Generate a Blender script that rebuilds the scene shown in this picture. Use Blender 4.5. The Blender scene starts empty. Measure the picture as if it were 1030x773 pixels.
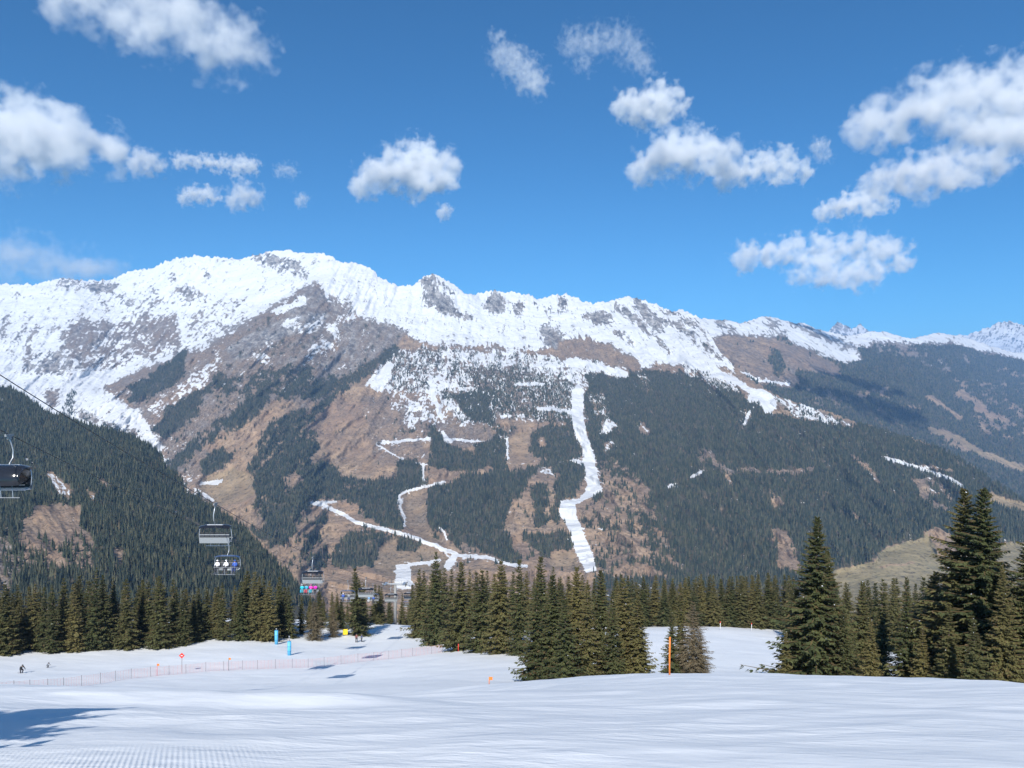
import bpy, bmesh, math, random
import numpy as np
from mathutils import Vector, Matrix, Euler
random.seed(7)
RNG = np.random.default_rng(11)
C = bpy.context.scene.collection
SC = bpy.context.scene
F, CX, HY = 778.0, 515.0, 400.0          # focal length in px of the 1030 px photo, centre column, horizon row
R = math.radians

# ------------------------------------------------------------------ helpers
def link(o, parent=None):
    C.objects.link(o)
    if parent is not None: o.parent = parent
    return o
def tag(o, label=None, cat=None, group=None, kind=None):
    if label: o['label'] = label
    if cat: o['category'] = cat
    if group: o['group'] = group
    if kind: o['kind'] = kind
    return o
def empty(name, loc=(0, 0, 0), rz=0, label=None, cat=None, group=None):
    o = bpy.data.objects.new(name, None); C.objects.link(o)
    o.location = loc; o.rotation_euler = (0, 0, rz); o.empty_display_size = .3
    return tag(o, label, cat, group)
def np_mesh(name, V, faces, mats=(), smooth=False, attrs=None, mat_idx=None):
    """faces: int array (n, k)"""
    me = bpy.data.meshes.new(name)
    V = np.ascontiguousarray(V, dtype=np.float32); faces = np.ascontiguousarray(faces, dtype=np.int32)
    n, k = faces.shape
    me.vertices.add(len(V)); me.vertices.foreach_set('co', V.ravel())
    me.loops.add(n * k); me.loops.foreach_set('vertex_index', faces.ravel())
    me.polygons.add(n)
    me.polygons.foreach_set('loop_start', np.arange(0, n * k, k, dtype=np.int32))
    if smooth: me.polygons.foreach_set('use_smooth', np.ones(n, dtype=bool))
    else: me.polygons.foreach_set('use_smooth', np.zeros(n, dtype=bool))
    for m in mats: me.materials.append(m)
    if mat_idx is not None: me.polygons.foreach_set('material_index', mat_idx.astype(np.int32))
    me.update(calc_edges=True)
    for an, av in (attrs or {}).items():
        a = me.attributes.new(an, 'FLOAT', 'POINT'); a.data.foreach_set('value', np.ascontiguousarray(av, dtype=np.float32).ravel())
    return me
def ob(name, me, parent=None, mat=None):
    o = bpy.data.objects.new(name, me)
    if mat is not None: me.materials.append(mat)
    return link(o, parent)
class MB:
    """collects boxes and tubes into one mesh"""
    def __init__(s): s.v = []; s.f = []
    def raw(s, V, Fc):
        b = len(s.v); s.v += [tuple(p) for p in V]; s.f += [tuple(b + i for i in f) for f in Fc]; return s
    def box(s, c, d, rot=None, taper=1.0):
        x, y, z = d[0] / 2, d[1] / 2, d[2] / 2
        P = [Vector((a * x * (taper if e > 0 else 1), b * y * (taper if e > 0 else 1), e * z)) for e in (-1, 1) for a, b in ((-1, -1), (1, -1), (1, 1), (-1, 1))]
        if rot is not None: P = [rot @ p for p in P]
        P = [p + Vector(c) for p in P]
        return s.raw(P, [(3, 2, 1, 0), (4, 5, 6, 7), (0, 1, 5, 4), (1, 2, 6, 5), (2, 3, 7, 6), (3, 0, 4, 7)])
    def tube(s, pts, r, n=8, cap=True):
        pts = [Vector(p) for p in pts]
        rr = r if isinstance(r, (list, tuple)) else [r] * len(pts)
        rings = []
        up = Vector((0.13, 0.31, 0.94)).normalized()
        for i, p in enumerate(pts):
            t = (pts[min(i + 1, len(pts) - 1)] - pts[max(i - 1, 0)])
            if t.length < 1e-9: t = Vector((0, 0, 1))
            t.normalize()
            a = t.cross(up)
            if a.length < .05: a = t.cross(Vector((1, 0, 0)))
            a.normalize(); b = t.cross(a)
            rings.append([p + (a * math.cos(2 * math.pi * k / n) + b * math.sin(2 * math.pi * k / n)) * rr[i] for k in range(n)])
        V = [q for ring in rings for q in ring]; Fc = []
        for i in range(len(rings) - 1):
            for k in range(n):
                Fc.append((i * n + k, i * n + (k + 1) % n, (i + 1) * n + (k + 1) % n, (i + 1) * n + k))
        if cap:
            Fc.append(tuple(range(n - 1, -1, -1))); Fc.append(tuple((len(rings) - 1) * n + k for k in range(n)))
        return s.raw(V, Fc)
    def mesh(s, name, mat=None, smooth=False, bevel=0):
        me = bpy.data.meshes.new(name); me.from_pydata(s.v, [], s.f); me.update()
        if bevel:
            bm = bmesh.new(); bm.from_mesh(me)
            bmesh.ops.bevel(bm, geom=list(bm.edges), offset=bevel, segments=2, affect='EDGES', profile=.6)
            bm.to_mesh(me); bm.free()
        if smooth:
            for p in me.polygons: p.use_smooth = True
        if mat is not None: me.materials.append(mat)
        return me
    def build(s, name, mat=None, parent=None, smooth=False, bevel=0):
        return ob(name, s.mesh(name, mat, smooth, bevel), parent)
def copy_tree(o, parent=None):
    c = o.copy(); C.objects.link(c); c.parent = parent
    for ch in list(o.children): copy_tree(ch, c)
    return c

# ------------------------------------------------------------------ noise (numpy)
def perlin(x, y, seed=0):
    x = np.asarray(x, float); y = np.asarray(y, float)
    xi = np.floor(x).astype(np.int64); yi = np.floor(y).astype(np.int64)
    xf = x - xi; yf = y - yi
    def g(ix, iy, dx, dy):
        h = (ix * 374761393 + iy * 668265263 + seed * 1442695041) & 0xffffffff
        h = ((h ^ (h >> 13)) * 1274126177) & 0xffffffff
        h = (h ^ (h >> 16)) & 1023
        a = h * (2 * math.pi / 1024)
        return np.cos(a) * dx + np.sin(a) * dy
    u = xf * xf * xf * (xf * (xf * 6 - 15) + 10); v = yf * yf * yf * (yf * (yf * 6 - 15) + 10)
    a = g(xi, yi, xf, yf); b = g(xi + 1, yi, xf - 1, yf); c = g(xi, yi + 1, xf, yf - 1); d = g(xi + 1, yi + 1, xf - 1, yf - 1)
    return ((a + (b - a) * u) * (1 - v) + (c + (d - c) * u) * v) * 1.5
def fbm(x, y, octs=5, seed=0, gain=.5):
    s = 0; a = 1; t = 0
    for i in range(octs):
        s = s + a * perlin(x * 2 ** i + 17.3 * i, y * 2 ** i - 9.1 * i, seed + i); t += a * a; a *= gain
    return s / math.sqrt(t)
def ridged(x, y, octs=5, seed=0, gain=.5):
    s = 0; a = 1; t = 0
    for i in range(octs):
        s = s + a * (1 - 2 * np.abs(perlin(x * 2 ** i + 7.3 * i, y * 2 ** i + 3.1 * i, seed + i))); t += a; a *= gain
    return s / t
def uni(n, sd=.42):                      # noise -> roughly uniform 0..1
    return 1 / (1 + np.exp(-1.7 * n / sd))
def sstep(a, b, x):
    t = np.clip((x - a) / (b - a), 0, 1); return t * t * (3 - 2 * t)
def tps_fit(P, z, lam=0.0):
    P = np.asarray(P, float); z = np.asarray(z, float); n = len(P)
    d = np.sqrt(((P[:, None] - P[None]) ** 2).sum(-1)); K = np.where(d > 0, d * d * np.log(d + 1e-12), 0) + lam * np.eye(n)
    A = np.zeros((n + 3, n + 3)); A[:n, :n] = K; A[:n, n] = 1; A[:n, n + 1:] = P; A[n, :n] = 1; A[n + 1:, :n] = P.T
    w = np.linalg.solve(A, np.concatenate([z, [0, 0, 0]]))
    def ev(x, y):
        sh = np.shape(x); x = np.ravel(x); y = np.ravel(y); out = w[n] + w[n + 1] * x + w[n + 2] * y
        for i in range(n):
            r2 = (x - P[i, 0]) ** 2 + (y - P[i, 1]) ** 2
            out = out + w[i] * .5 * r2 * np.log(r2 + 1e-12)
        return out.reshape(sh)
    return ev

# ------------------------------------------------------------------ materials
MATS = {}
def nodes(m):
    m.use_nodes = True; nt = m.node_tree; return nt, nt.nodes, nt.links, nt.nodes['Principled BSDF']
def mat(name, col, rough=.6, metal=0, noise=0.0, scale=8, alpha=1, spec=.5, trans=0, bump=0):
    if name in MATS: return MATS[name]
    m = bpy.data.materials.new(name); nt, N, L, B = nodes(m)
    B.inputs['Roughness'].default_value = rough; B.inputs['Metallic'].default_value = metal
    B.inputs['Specular IOR Level'].default_value = spec
    B.inputs['Alpha'].default_value = alpha
    if trans: B.inputs['Transmission Weight'].default_value = trans
    if noise:
        tc = N.new('ShaderNodeTexCoord'); n = N.new('ShaderNodeTexNoise'); n.inputs['Scale'].default_value = scale; n.inputs['Detail'].default_value = 6
        L.new(tc.outputs['Object'], n.inputs['Vector'])
        mx = N.new('ShaderNodeMix'); mx.data_type = 'RGBA'
        mx.inputs[6].default_value = (*[c * (1 - noise) for c in col], 1); mx.inputs[7].default_value = (*[min(1, c * (1 + noise)) for c in col], 1)
        L.new(n.outputs['Fac'], mx.inputs[0]); L.new(mx.outputs[2], B.inputs['Base Color'])
        if bump:
            b = N.new('ShaderNodeBump'); b.inputs['Strength'].default_value = .5; b.inputs['Distance'].default_value = bump
            L.new(n.outputs['Fac'], b.inputs['Height']); L.new(b.outputs['Normal'], B.inputs['Normal'])
    else: B.inputs['Base Color'].default_value = (*col, 1)
    MATS[name] = m; return m
def mixc(N, L, fac, a, b):
    mx = N.new('ShaderNodeMix'); mx.data_type = 'RGBA'
    for sock, v in ((mx.inputs[0], fac), (mx.inputs[6], a), (mx.inputs[7], b)):
        if isinstance(v, tuple): sock.default_value = (*v, 1)
        elif isinstance(v, (int, float)): sock.default_value = v
        else: L.new(v, sock)
    return mx.outputs[2]
def mth(N, L, op, a, b=None, clamp=False, c=None):
    m = N.new('ShaderNodeMath'); m.operation = op; m.use_clamp = clamp
    for i, v in enumerate((a, b, c)):
        if v is None: continue
        if isinstance(v, (int, float)): m.inputs[i].default_value = v
        else: L.new(v, m.inputs[i])
    return m.outputs[0]
def attr(N, name):
    a = N.new('ShaderNodeAttribute'); a.attribute_name = name; return a.outputs['Fac']
def ntex(N, L, vec, scale, detail=5, rough=.55, mapscale=None, rot=None):
    if rot:
        mp = N.new('ShaderNodeMapping'); mp.inputs['Rotation'].default_value = rot; L.new(vec, mp.inputs['Vector']); vec = mp.outputs['Vector']
    if mapscale:
        mp = N.new('ShaderNodeMapping'); mp.inputs['Scale'].default_value = mapscale; L.new(vec, mp.inputs['Vector']); vec = mp.outputs['Vector']
    n = N.new('ShaderNodeTexNoise'); n.inputs['Scale'].default_value = scale; n.inputs['Detail'].default_value = detail; n.inputs['Roughness'].default_value = rough
    L.new(vec, n.inputs['Vector']); return n.outputs['Fac']

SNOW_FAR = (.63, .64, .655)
def far_material(name, fine):
    """land cover of a far mountain side: snow, tan grass, brown heather, grey rock, forest floor"""
    m = bpy.data.materials.new(name); nt, N, L, B = nodes(m)
    geo = N.new('ShaderNodeNewGeometry').outputs['Position']
    n1 = ntex(N, L, geo, 1 / (fine * 1.0), 6, .65); n2 = ntex(N, L, geo, 1 / (fine * 8), 5, .6); n3 = ntex(N, L, geo, 1 / (fine * 40), 4)
    snow = mth(N, L, 'ADD', attr(N, 'snow'), mth(N, L, 'MULTIPLY', mth(N, L, 'SUBTRACT', mth(N, L, 'ADD', mth(N, L, 'MULTIPLY', n1, .6), mth(N, L, 'MULTIPLY', n2, .4)), .5), 2.6))
    snow = mth(N, L, 'MULTIPLY_ADD', snow, 4.0, True, -1.5)
    rock = attr(N, 'rock')
    tan = mixc(N, L, mth(N, L, 'MULTIPLY_ADD', n2, 3, True, -1), (.21, .140, .085), (.47, .335, .215))
    tan = mixc(N, L, mth(N, L, 'MULTIPLY_ADD', n3, 3, True, -1.1), tan, (.29, .19, .13))
    heath = mixc(N, L, mth(N, L, 'MULTIPLY_ADD', n1, 3, True, -1), (.085, .065, .055), (.30, .235, .185))
    nst = ntex(N, L, geo, 1 / (fine * 4), 6, .7, (1, 1, .35), (.5, .3, .6))
    gr = mixc(N, L, mth(N, L, 'MULTIPLY_ADD', nst, 5, True, -2), (.07, .07, .075), (.40, .385, .37))
    c = mixc(N, L, mth(N, L, 'MULTIPLY', rock, 2.0, True), tan, heath)
    c = mixc(N, L, mth(N, L, 'MULTIPLY_ADD', rock, 2.0, True, -1.0), c, gr)
    c = mixc(N, L, mth(N, L, 'MULTIPLY', attr(N, 'meadow'), .9), c, (.20, .20, .105))
    c = mixc(N, L, mth(N, L, 'MULTIPLY', attr(N, 'wood'), .85, True), c, (.035, .04, .028))
    n4 = ntex(N, L, geo, 1 / (fine * 1.6), 3, .7)               # low scrub dotted over the open ground
    c = mixc(N, L, mth(N, L, 'MULTIPLY', mth(N, L, 'MULTIPLY_ADD', n4, 9, True, -4.9), .85), c, (.06, .05, .04))
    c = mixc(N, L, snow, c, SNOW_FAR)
    L.new(c, B.inputs['Base Color']); B.inputs['Roughness'].default_value = .85; B.inputs['Specular IOR Level'].default_value = .15
    bp = N.new('ShaderNodeBump'); bp.inputs['Strength'].default_value = .8; bp.inputs['Distance'].default_value = fine * 2.2
    L.new(mth(N, L, 'MULTIPLY_ADD', n3, 5.0, False, n2), bp.inputs['Height']); L.new(bp.outputs['Normal'], B.inputs['Normal'])
    return m

def foliage_mat(name, dark, light, warm, objrand=True, brown=(.16, .10, .055), nscale=.35, glow=0.0):
    m = bpy.data.materials.new(name); nt, N, L, B = nodes(m)
    geo = N.new('ShaderNodeNewGeometry').outputs['Position']
    n1 = ntex(N, L, geo, nscale, 3)
    if objrand:
        rnd = N.new('ShaderNodeObjectInfo').outputs['Random']
    else: rnd = attr(N, 'rnd')
    tint = attr(N, 'tint')
    c = mixc(N, L, mth(N, L, 'MULTIPLY_ADD', n1, 2.6, True, -.8), dark, light)
    c = mixc(N, L, mth(N, L, 'POWER', rnd, 2.0), c, warm)
    c = mixc(N, L, mth(N, L, 'MULTIPLY_ADD', tint, 5.0, True, -4.4), c, brown)
    L.new(c, B.inputs['Base Color']); B.inputs['Roughness'].default_value = .75; B.inputs['Specular IOR Level'].default_value = .2
    return m

# ------------------------------------------------------------------ near slope: heights through known points (column px, row y, depth m)
def zof(y, d): return (HY - y) / F * d
NEARP = {
 -450: [(1, 1.7), (4, 2.7), (7.4, 3.5), (12, 5.0), (25, 9.3), (45, 17.3), (80, 30.0), (115, 40.0), (150, 46.0), (190, 52)],
 0:   [(1, 1.95), (4, 2.62), (7.4, 3.5), (12, 4.95), (18, 6.85), (25, 9.35), (32, 12.9), (45, 18.2), (80, 31.0), (100, 37.6), (115, 41.4), (137, 45.4), (155, 48), (190, 54)],
 150: [(7.4, 3.5), (12, 4.9), (17, 6.6), (22, 8.5), (28, 11.5), (40, 16.3), (80, 31.0), (100, 37), (110, 40.0), (135, 45.7), (150, 48.2), (190, 55)],
 260: [(4, 2.65), (7.4, 3.5), (12, 4.9), (18, 7.15), (25, 10.3), (40, 16.2), (60, 23.7), (85, 32), (110, 39.8), (135, 45.3), (155, 49), (170, 51.0), (200, 57)],
 350: [(7.4, 3.5), (12, 5.0), (22, 8.9), (40, 15.45), (70, 26.3), (95, 35), (110, 39.2), (135, 45.6), (160, 51.2), (178, 53.8), (200, 58)],
 450: [(4, 2.65), (7.4, 3.5), (12, 4.95), (20, 7.8), (30, 11.4), (45, 17.1), (80, 29.4), (105, 36.6), (125, 41.5), (140, 45.3), (170, 52.0), (200, 59)],
 560: [(7.4, 3.5), (12, 4.93), (20, 7.5), (32, 11.65), (50, 19.2), (80, 29.6), (100, 34.6), (115, 37.8), (130, 41), (170, 50), (200, 57)],
 650: [(7.4, 3.5), (12, 4.93), (20, 7.45), (33, 11.8), (50, 18.9), (85, 30.8), (110, 37.2), (130, 40.8), (150, 45.1), (170, 50.2), (200, 57)],
 740: [(4, 2.65), (7.4, 3.5), (20, 7.5), (33, 11.95), (50, 19.0), (70, 25.8), (85, 30.4), (110, 36.9), (135, 42.6), (160, 47.9), (200, 59)],
 850: [(7.4, 3.5), (12, 4.95), (20, 7.5), (33, 12.05), (42, 16.2), (55, 20.9), (66, 24.8), (85, 30.9), (110, 38), (160, 50), (200, 61)],
 1030:[(1, 1.95), (4, 2.62), (7.4, 3.5), (12, 4.95), (20, 7.6), (33, 12.4), (55, 21.4), (80, 30), (110, 39.5), (160, 54), (200, 65)],
 1480:[(1, 1.7), (7.4, 3.5), (12, 4.95), (33, 12.6), (55, 21.6), (80, 31), (110, 42), (160, 58), (200, 70)],
}
pts, zs = [], []
for px, lst in NEARP.items():
    for d, dep in lst: pts.append(((px - CX) / F * d, d)); zs.append(-dep)
for x in (-30, 0, 30):
    for y, z in ((-15, 2.2), (-35, 7.0)): pts.append((x, y)); zs.append(z)
for x in (-500, -200, 0, 200, 500):
    for y, z in ((270, -92), (380, -160), (520, -240)): pts.append((x, y)); zs.append(z)
_near = tps_fit(np.array(pts) / 50.0, zs, lam=.02)
def gz0(x, y):
    x = np.asarray(x, float); y = np.asarray(y, float)
    z = _near(x / 50, np.minimum(y, 520) / 50)
    far = -240 - (y - 520) * .47
    far = np.maximum(far, -655 + 6 * np.sin(x / 300))
    return np.where(y > 520, np.minimum(z, far), z)
def gz(x, y):
    """height of the near ground, with snow bumps"""
    x = np.asarray(x, float); y = np.asarray(y, float)
    z = gz0(x, y)
    z = z + .16 * fbm(x / 11, y / 15, 3, 5) * sstep(4, 16, y) + .05 * ridged((x + .5 * y) / 5, (y - .3 * x) / 2.2, 2, 19) * sstep(6, 9, y) * (1 - sstep(30, 60, y)) + .035 * fbm(x / 3.1, y / 4.5, 3, 9) + .25 * fbm(x / 40, y / 40, 3, 14) * sstep(40, 120, y)
    # soft wind-blown mounds left of centre
    for (mx, my, sx, sy, h) in ((-7.6, 16.5, 3.0, 1.3, .34), (-4.2, 15.5, 2.2, .9, .26), (-5.0, 12.4, 3.0, 1.0, .10), (-11, 20, 3.5, 1.8, .22), (-1.5, 19, 2.4, 1.2, .12)):
        z = z + h * np.exp(-((x - mx) / sx) ** 2 - ((y - my) / sy) ** 2)
    return z
def ground(x, y): return float(gz(np.array([x]), np.array([y]))[0])
def hit(px, y, d0=60, d1=260):
    """first ground point beyond depth d0 seen in that direction"""
    d = np.arange(d0, d1, .25); X = (px - CX) / F * d
    g = gz(X, d); ray = zof(y, d); below = ray <= g
    idx = np.argmax(below) if below.any() else int(np.argmin(ray - g))
    return Vector((X[idx], d[idx], g[idx]))

def snow_material():
    m = bpy.data.materials.new('piste_snow'); nt, N, L, B = nodes(m)
    geo = N.new('ShaderNodeNewGeometry').outputs['Position']
    sep = N.new('ShaderNodeSeparateXYZ'); L.new(geo, sep.inputs[0])
    nb = ntex(N, L, geo, .30, 4, .5, (.5, 1, 1), (0, 0, .2)); nf = ntex(N, L, geo, 7.0, 3, .6, (.4, 1, 1), (0, 0, .2)); ng = ntex(N, L, geo, 40, 3, .7)
    tr = ntex(N, L, geo, 2.2, 5, .62, (.07, 1, 1), (0, 0, .32)); tr2 = ntex(N, L, geo, 3.0, 4, .6, (.05, 1, 1), (0, 0, -.16)); npz = ntex(N, L, geo, .35, 4, .55, (.35, 1, 1), (0, 0, .25))
    c = mixc(N, L, mth(N, L, 'MULTIPLY_ADD', nb, 2.5, True, -.8), (.83, .845, .85), (.875, .885, .89))
    c = mixc(N, L, mth(N, L, 'MULTIPLY', mth(N, L, 'MULTIPLY_ADD', tr, 6, True, -3.3), .35), c, (.90, .912, .92))
    # corduroy left by the groomer: fine ridges that run down the slope
    w = N.new('ShaderNodeTexWave'); w.wave_type = 'BANDS'; w.bands_direction = 'X'; w.inputs['Scale'].default_value = 6.0; w.inputs['Distortion'].default_value = .3; w.inputs['Detail'].default_value = 2; w.inputs['Detail Scale'].default_value = .5
    mp = N.new('ShaderNodeMapping'); mp.inputs['Rotation'].default_value = (0, 0, -.40); L.new(geo, mp.inputs[0]); L.new(mp.outputs[0], w.inputs[0])
    msk = mth(N, L, 'MULTIPLY', mth(N, L, 'MULTIPLY_ADD', ntex(N, L, geo, .6, 3), 4, True, -1.1), mth(N, L, 'MULTIPLY_ADD', sep.outputs[1], -.7, True, 6.1))
    msk = mth(N, L, 'MULTIPLY', msk, mth(N, L, 'MULTIPLY_ADD', sep.outputs[0], -1.2, True, -2.4))
    h = mth(N, L, 'MULTIPLY', mth(N, L, 'MULTIPLY', w.outputs['Fac'], msk), .0045)
    rgh = mth(N, L, 'MULTIPLY_ADD', npz, 3, True, -1)
    h = mth(N, L, 'ADD', h, mth(N, L, 'MULTIPLY', mth(N, L, 'MULTIPLY', nf, rgh), .03)); h = mth(N, L, 'ADD', h, mth(N, L, 'MULTIPLY', nb, .16))
    h = mth(N, L, 'ADD', h, mth(N, L, 'MULTIPLY', mth(N, L, 'MULTIPLY', ng, rgh), .006)); h = mth(N, L, 'ADD', h, mth(N, L, 'MULTIPLY', mth(N, L, 'MULTIPLY', tr, npz), .03)); h = mth(N, L, 'ADD', h, mth(N, L, 'MULTIPLY', mth(N, L, 'MULTIPLY', tr2, rgh), .025))
    bp = N.new('ShaderNodeBump'); bp.inputs['Strength'].default_value = 1; bp.inputs['Distance'].default_value = 1
    L.new(h, bp.inputs['Height']); L.new(bp.outputs['Normal'], B.inputs['Normal'])
    c = mixc(N, L, attr(N, 'bare'), c, (.10, .085, .06))
    L.new(c, B.inputs['Base Color'])
    B.inputs['Roughness'].default_value = .6; B.inputs['Specular IOR Level'].default_value = .25
    return m
def build_near():
    ys = [-40.0]
    while ys[-1] < 2300:
        y = ys[-1]; ys.append(y + max(.07, .011 * abs(y) if y > 0 else .05 * abs(y) + .1))
    ys = np.array(ys); us = np.linspace(-1.35, 1.35, 560)
    Y, U = np.meshgrid(ys, us, indexing='ij'); X = U * (np.abs(Y) * .92 + 9)
    Z = gz(X, Y); nr, nc = Y.shape
    V = np.stack([X, Y, Z], -1).reshape(-1, 3)
    a = (np.arange(nr - 1)[:, None] * nc + np.arange(nc - 1)).ravel()
    Fc = np.stack([a, a + 1, a + nc + 1, a + nc], -1)
    bare = sstep(215, 300, Y)
    me = np_mesh('snow_slope', V, Fc, [snow_material()], True, {'bare': bare})
    return tag(ob('snow_piste', me), 'groomed white ski piste falling away from the viewer', 'ski piste', kind='structure')
build_near()

# ------------------------------------------------------------------ far mountain sides
def inpoly(x, y, P):
    P = np.asarray(P, float); c = np.zeros(x.shape, bool); n = len(P)
    for i in range(n):
        x0, y0 = P[i]; x1, y1 = P[(i + 1) % n]
        if y0 == y1: continue
        k = ((y0 > y) != (y1 > y)) & (x < (x1 - x0) * (y - y0) / (y1 - y0) + x0); c ^= k
    return c
def near_line(x, y, P, w):
    d = np.full(x.shape, 1e9)
    for (x0, y0), (x1, y1) in zip(P[:-1], P[1:]):
        dx, dy = x1 - x0, y1 - y0; t = np.clip(((x - x0) * dx + (y - y0) * dy) / (dx * dx + dy * dy), 0, 1)
        d = np.minimum(d, np.hypot(x - x0 - t * dx, y - y0 - t * dy))
    return d < w / 2
def paint(x, y, base, ops):
    """land cover fields over the terrain's own coordinates; op = (kind, points, dict, warp)"""
    fld = {k: np.full(x.shape, float(v)) for k, v in base.items()}
    wx = [fbm(x / 14, y / 14, 5, 31) * 1.0, fbm(x / 14 + 50, y / 14, 5, 37) * 1.0]
    for op in ops:
        kind, P, d = op[:3]; wp = op[3] if len(op) > 3 else 4.0
        xx, yy = x + wx[0] * wp, y + wx[1] * wp
        k = inpoly(xx, yy, P) if kind == 'p' else near_line(xx, yy, P, d['w'])
        for key, v in d.items():
            if kind == 'l' and key == 'S' and v >= .8: v = 1.0
            if key != 'w': fld[key][k] = v
    return fld
def blur(a, n, k=1):
    for _ in range(n):
        p = np.pad(a, k, 'edge'); a = sum(p[i:i + a.shape[0], k:-k] for i in range(2 * k + 1)) / (2 * k + 1)
        p = np.pad(a, k, 'edge'); a = sum(p[k:-k, i:i + a.shape[1]] for i in range(2 * k + 1)) / (2 * k + 1)
    return a
def grid_layer(name, ridge, ybot, ctrl, x0, x1, step, base, ops, shear, relief, matname, fine, label, steps=None, slide=None, rough=1.0, jag=1.0, anis=3.0, cat='mountain', calm=()):
    xs = np.arange(x0, x1 + step, step)
    rx, ry = zip(*ridge); top = np.interp(xs, rx, ry)
    top = top + jag * (1.3 * fbm(xs / 8, xs * 0 + 3, 6, 77, .62) + 1.3 * ridged(xs / 4.2, xs * 0 + 8, 4, 78, .6) - .6)
    nr = int((ybot - min(top)) / (step * .85))
    t = np.linspace(0, 1, nr)[:, None]
    PX = np.repeat(xs[None], nr, 0); PY = top[None] * (1 - t) + ybot * t
    ev = tps_fit(np.array([(a / 100, b / 100) for a, b, c in ctrl]), [c * 1000 for a, b, c in ctrl], lam=.002)
    D = ev(PX / 100, PY / 100)
    if steps:
        for (line, amp, wid) in steps:                       # ground behind a spur's edge stands further back
            lx, ly = zip(*line); yl = np.interp(PX, lx, ly); fade = sstep(lx[0] - 30, lx[0] + 20, PX) * (1 - sstep(lx[-1] - 20, lx[-1] + 20, PX))
            D = D + amp * fade * (1 - sstep(-wid, wid, PY - yl)) - amp * .5 * fade
    s = np.interp(PX, *zip(*shear)); q = PX - s * (PY - 400)
    r = ridged(q / 46, PY / (46 * anis * .6), 3, 3, .5) * 1.0 + ridged(q / 17, PY / (17 * anis * .7), 4, 8, .55) * .42 + fbm(q / 6, PY / 9, 4, 15) * .17
    fld = paint(PX, PY, base, ops)
    amp = relief * np.interp(PY - top[None], [0, 6, 40], [.35, .7, 1]) * (1 - .93 * blur((fld['M'] > .05) * 1.0, 6, 2))
    for (bx, by, sx, sy, k) in calm: amp = amp * (1 - k * np.exp(-((PX - bx) / sx) ** 2 - ((PY - by) / sy) ** 2))
    D = D - amp * r * rough
    # depth never shrinks upwards, so the side has no overhang
    g = 1.2 * (PY[::-1] - PY[-1:]) * -1.0
    Dm = np.maximum.accumulate(D[::-1] - g, axis=0) + g
    D = Dm[::-1]
    X = (PX - CX) / F * D; Z = (HY - PY) / F * D
    # the back of the ridge, falling away behind it
    backs = [(60, -30), (260, -170), (900, -650), (2200, -1600)]
    XB = []; 
    for dd, dz in backs[::-1]: XB.append(np.stack([(xs - CX) / F * (D[0] + dd), D[0] + dd, Z[0] + dz], -1))
    V = np.concatenate([np.array(XB), np.stack([X, D, Z], -1)], 0)
    n_b = len(backs); pad = lambda a: np.concatenate([np.repeat(a[:1], n_b, 0), a], 0)
    q2 = q + 3 * fbm(PX / 20, PY / 20, 3, 41)
    nS = .60 * fbm(q2 / 3.6, PY / (3.2 * anis), 4, 51, .7) + .42 * fbm(PX / 10, PY / 7, 6, 57, .66) + .55 * perlin(q2 / 1.7, PY / 3.0, 61) + .40 * perlin(PX / 3.1, PY / 1.9, 63) + .30 * r
    nS = uni(nS / 1.0, .5)
    S = fld['S']; run = S >= .99; S = np.where(run, 1, np.minimum(blur(S, 3, 2), .985)); snow = np.where(S >= .99, 1.6, np.where(S <= .01, -1, .5 + (S - nS) * 2.4))
    nT = uni(.55 * fbm(PX / 7, PY / 6, 5, 91, .65) + .45 * fbm(q / 14, PY / 26, 3, 95) + .3 * perlin(PX / 2.4, PY / 2.2, 97), .44)
    T = np.where(fld['T'] <= 0, 0, blur(fld['T'], 2, 2)); wood = np.where(T <= 0, 0, np.clip(.5 + (T - nT) * 4, 0, 1))
    nrr, ncc = V.shape[:2]
    a = (np.arange(nrr - 1)[:, None] * ncc + np.arange(ncc - 1)).ravel()
    Fc = np.stack([a, a + ncc, a + ncc + 1, a + 1], -1)
    rock = np.clip(blur(fld['R'], 2, 1) + .16 * fbm(PX / 12, PY / 12, 4, 71) + .20 * fbm(q2 / 4.5, PY / 9, 4, 73) - .10 * r * (fld['R'] < .5), 0, 1)
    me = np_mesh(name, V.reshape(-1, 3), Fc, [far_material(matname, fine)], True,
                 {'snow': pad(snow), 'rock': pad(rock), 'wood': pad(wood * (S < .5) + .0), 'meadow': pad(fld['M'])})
    o = tag(ob(name, me), label, cat, kind='structure')
    P3 = np.stack([X, D, Z], -1)
    return o, P3, wood, PX, PY
def scatter(P3, dens, area_per_tree, seed=1, cond=None):
    """random points on the surface, density in trees per area"""
    rng = np.random.default_rng(seed)
    A, B_, D_ = P3[:-1, :-1], P3[:-1, 1:], P3[1:, :-1]; C_ = P3[1:, 1:]
    ar = np.linalg.norm(np.cross(B_ - A, D_ - A), axis=-1)
    # seen area only counts: steep depth jumps are not planted
    ar = np.minimum(ar, 1500)
    lam = ar * dens[:-1, :-1] / area_per_tree
    if cond is not None: lam = lam * cond[:-1, :-1]
    n = rng.poisson(lam); idx = np.nonzero(n); rep = n[idx]
    i = np.repeat(idx[0], rep); j = np.repeat(idx[1], rep)
    u = rng.random(len(i))[:, None]; v = rng.random(len(i))[:, None]
    a, b, c, d = P3[i, j], P3[i, j + 1], P3[i + 1, j], P3[i + 1, j + 1]
    P = (a * (1 - u) + b * u) * (1 - v) + (c * (1 - u) + d * u) * v
    return P, (i, j)
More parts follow.
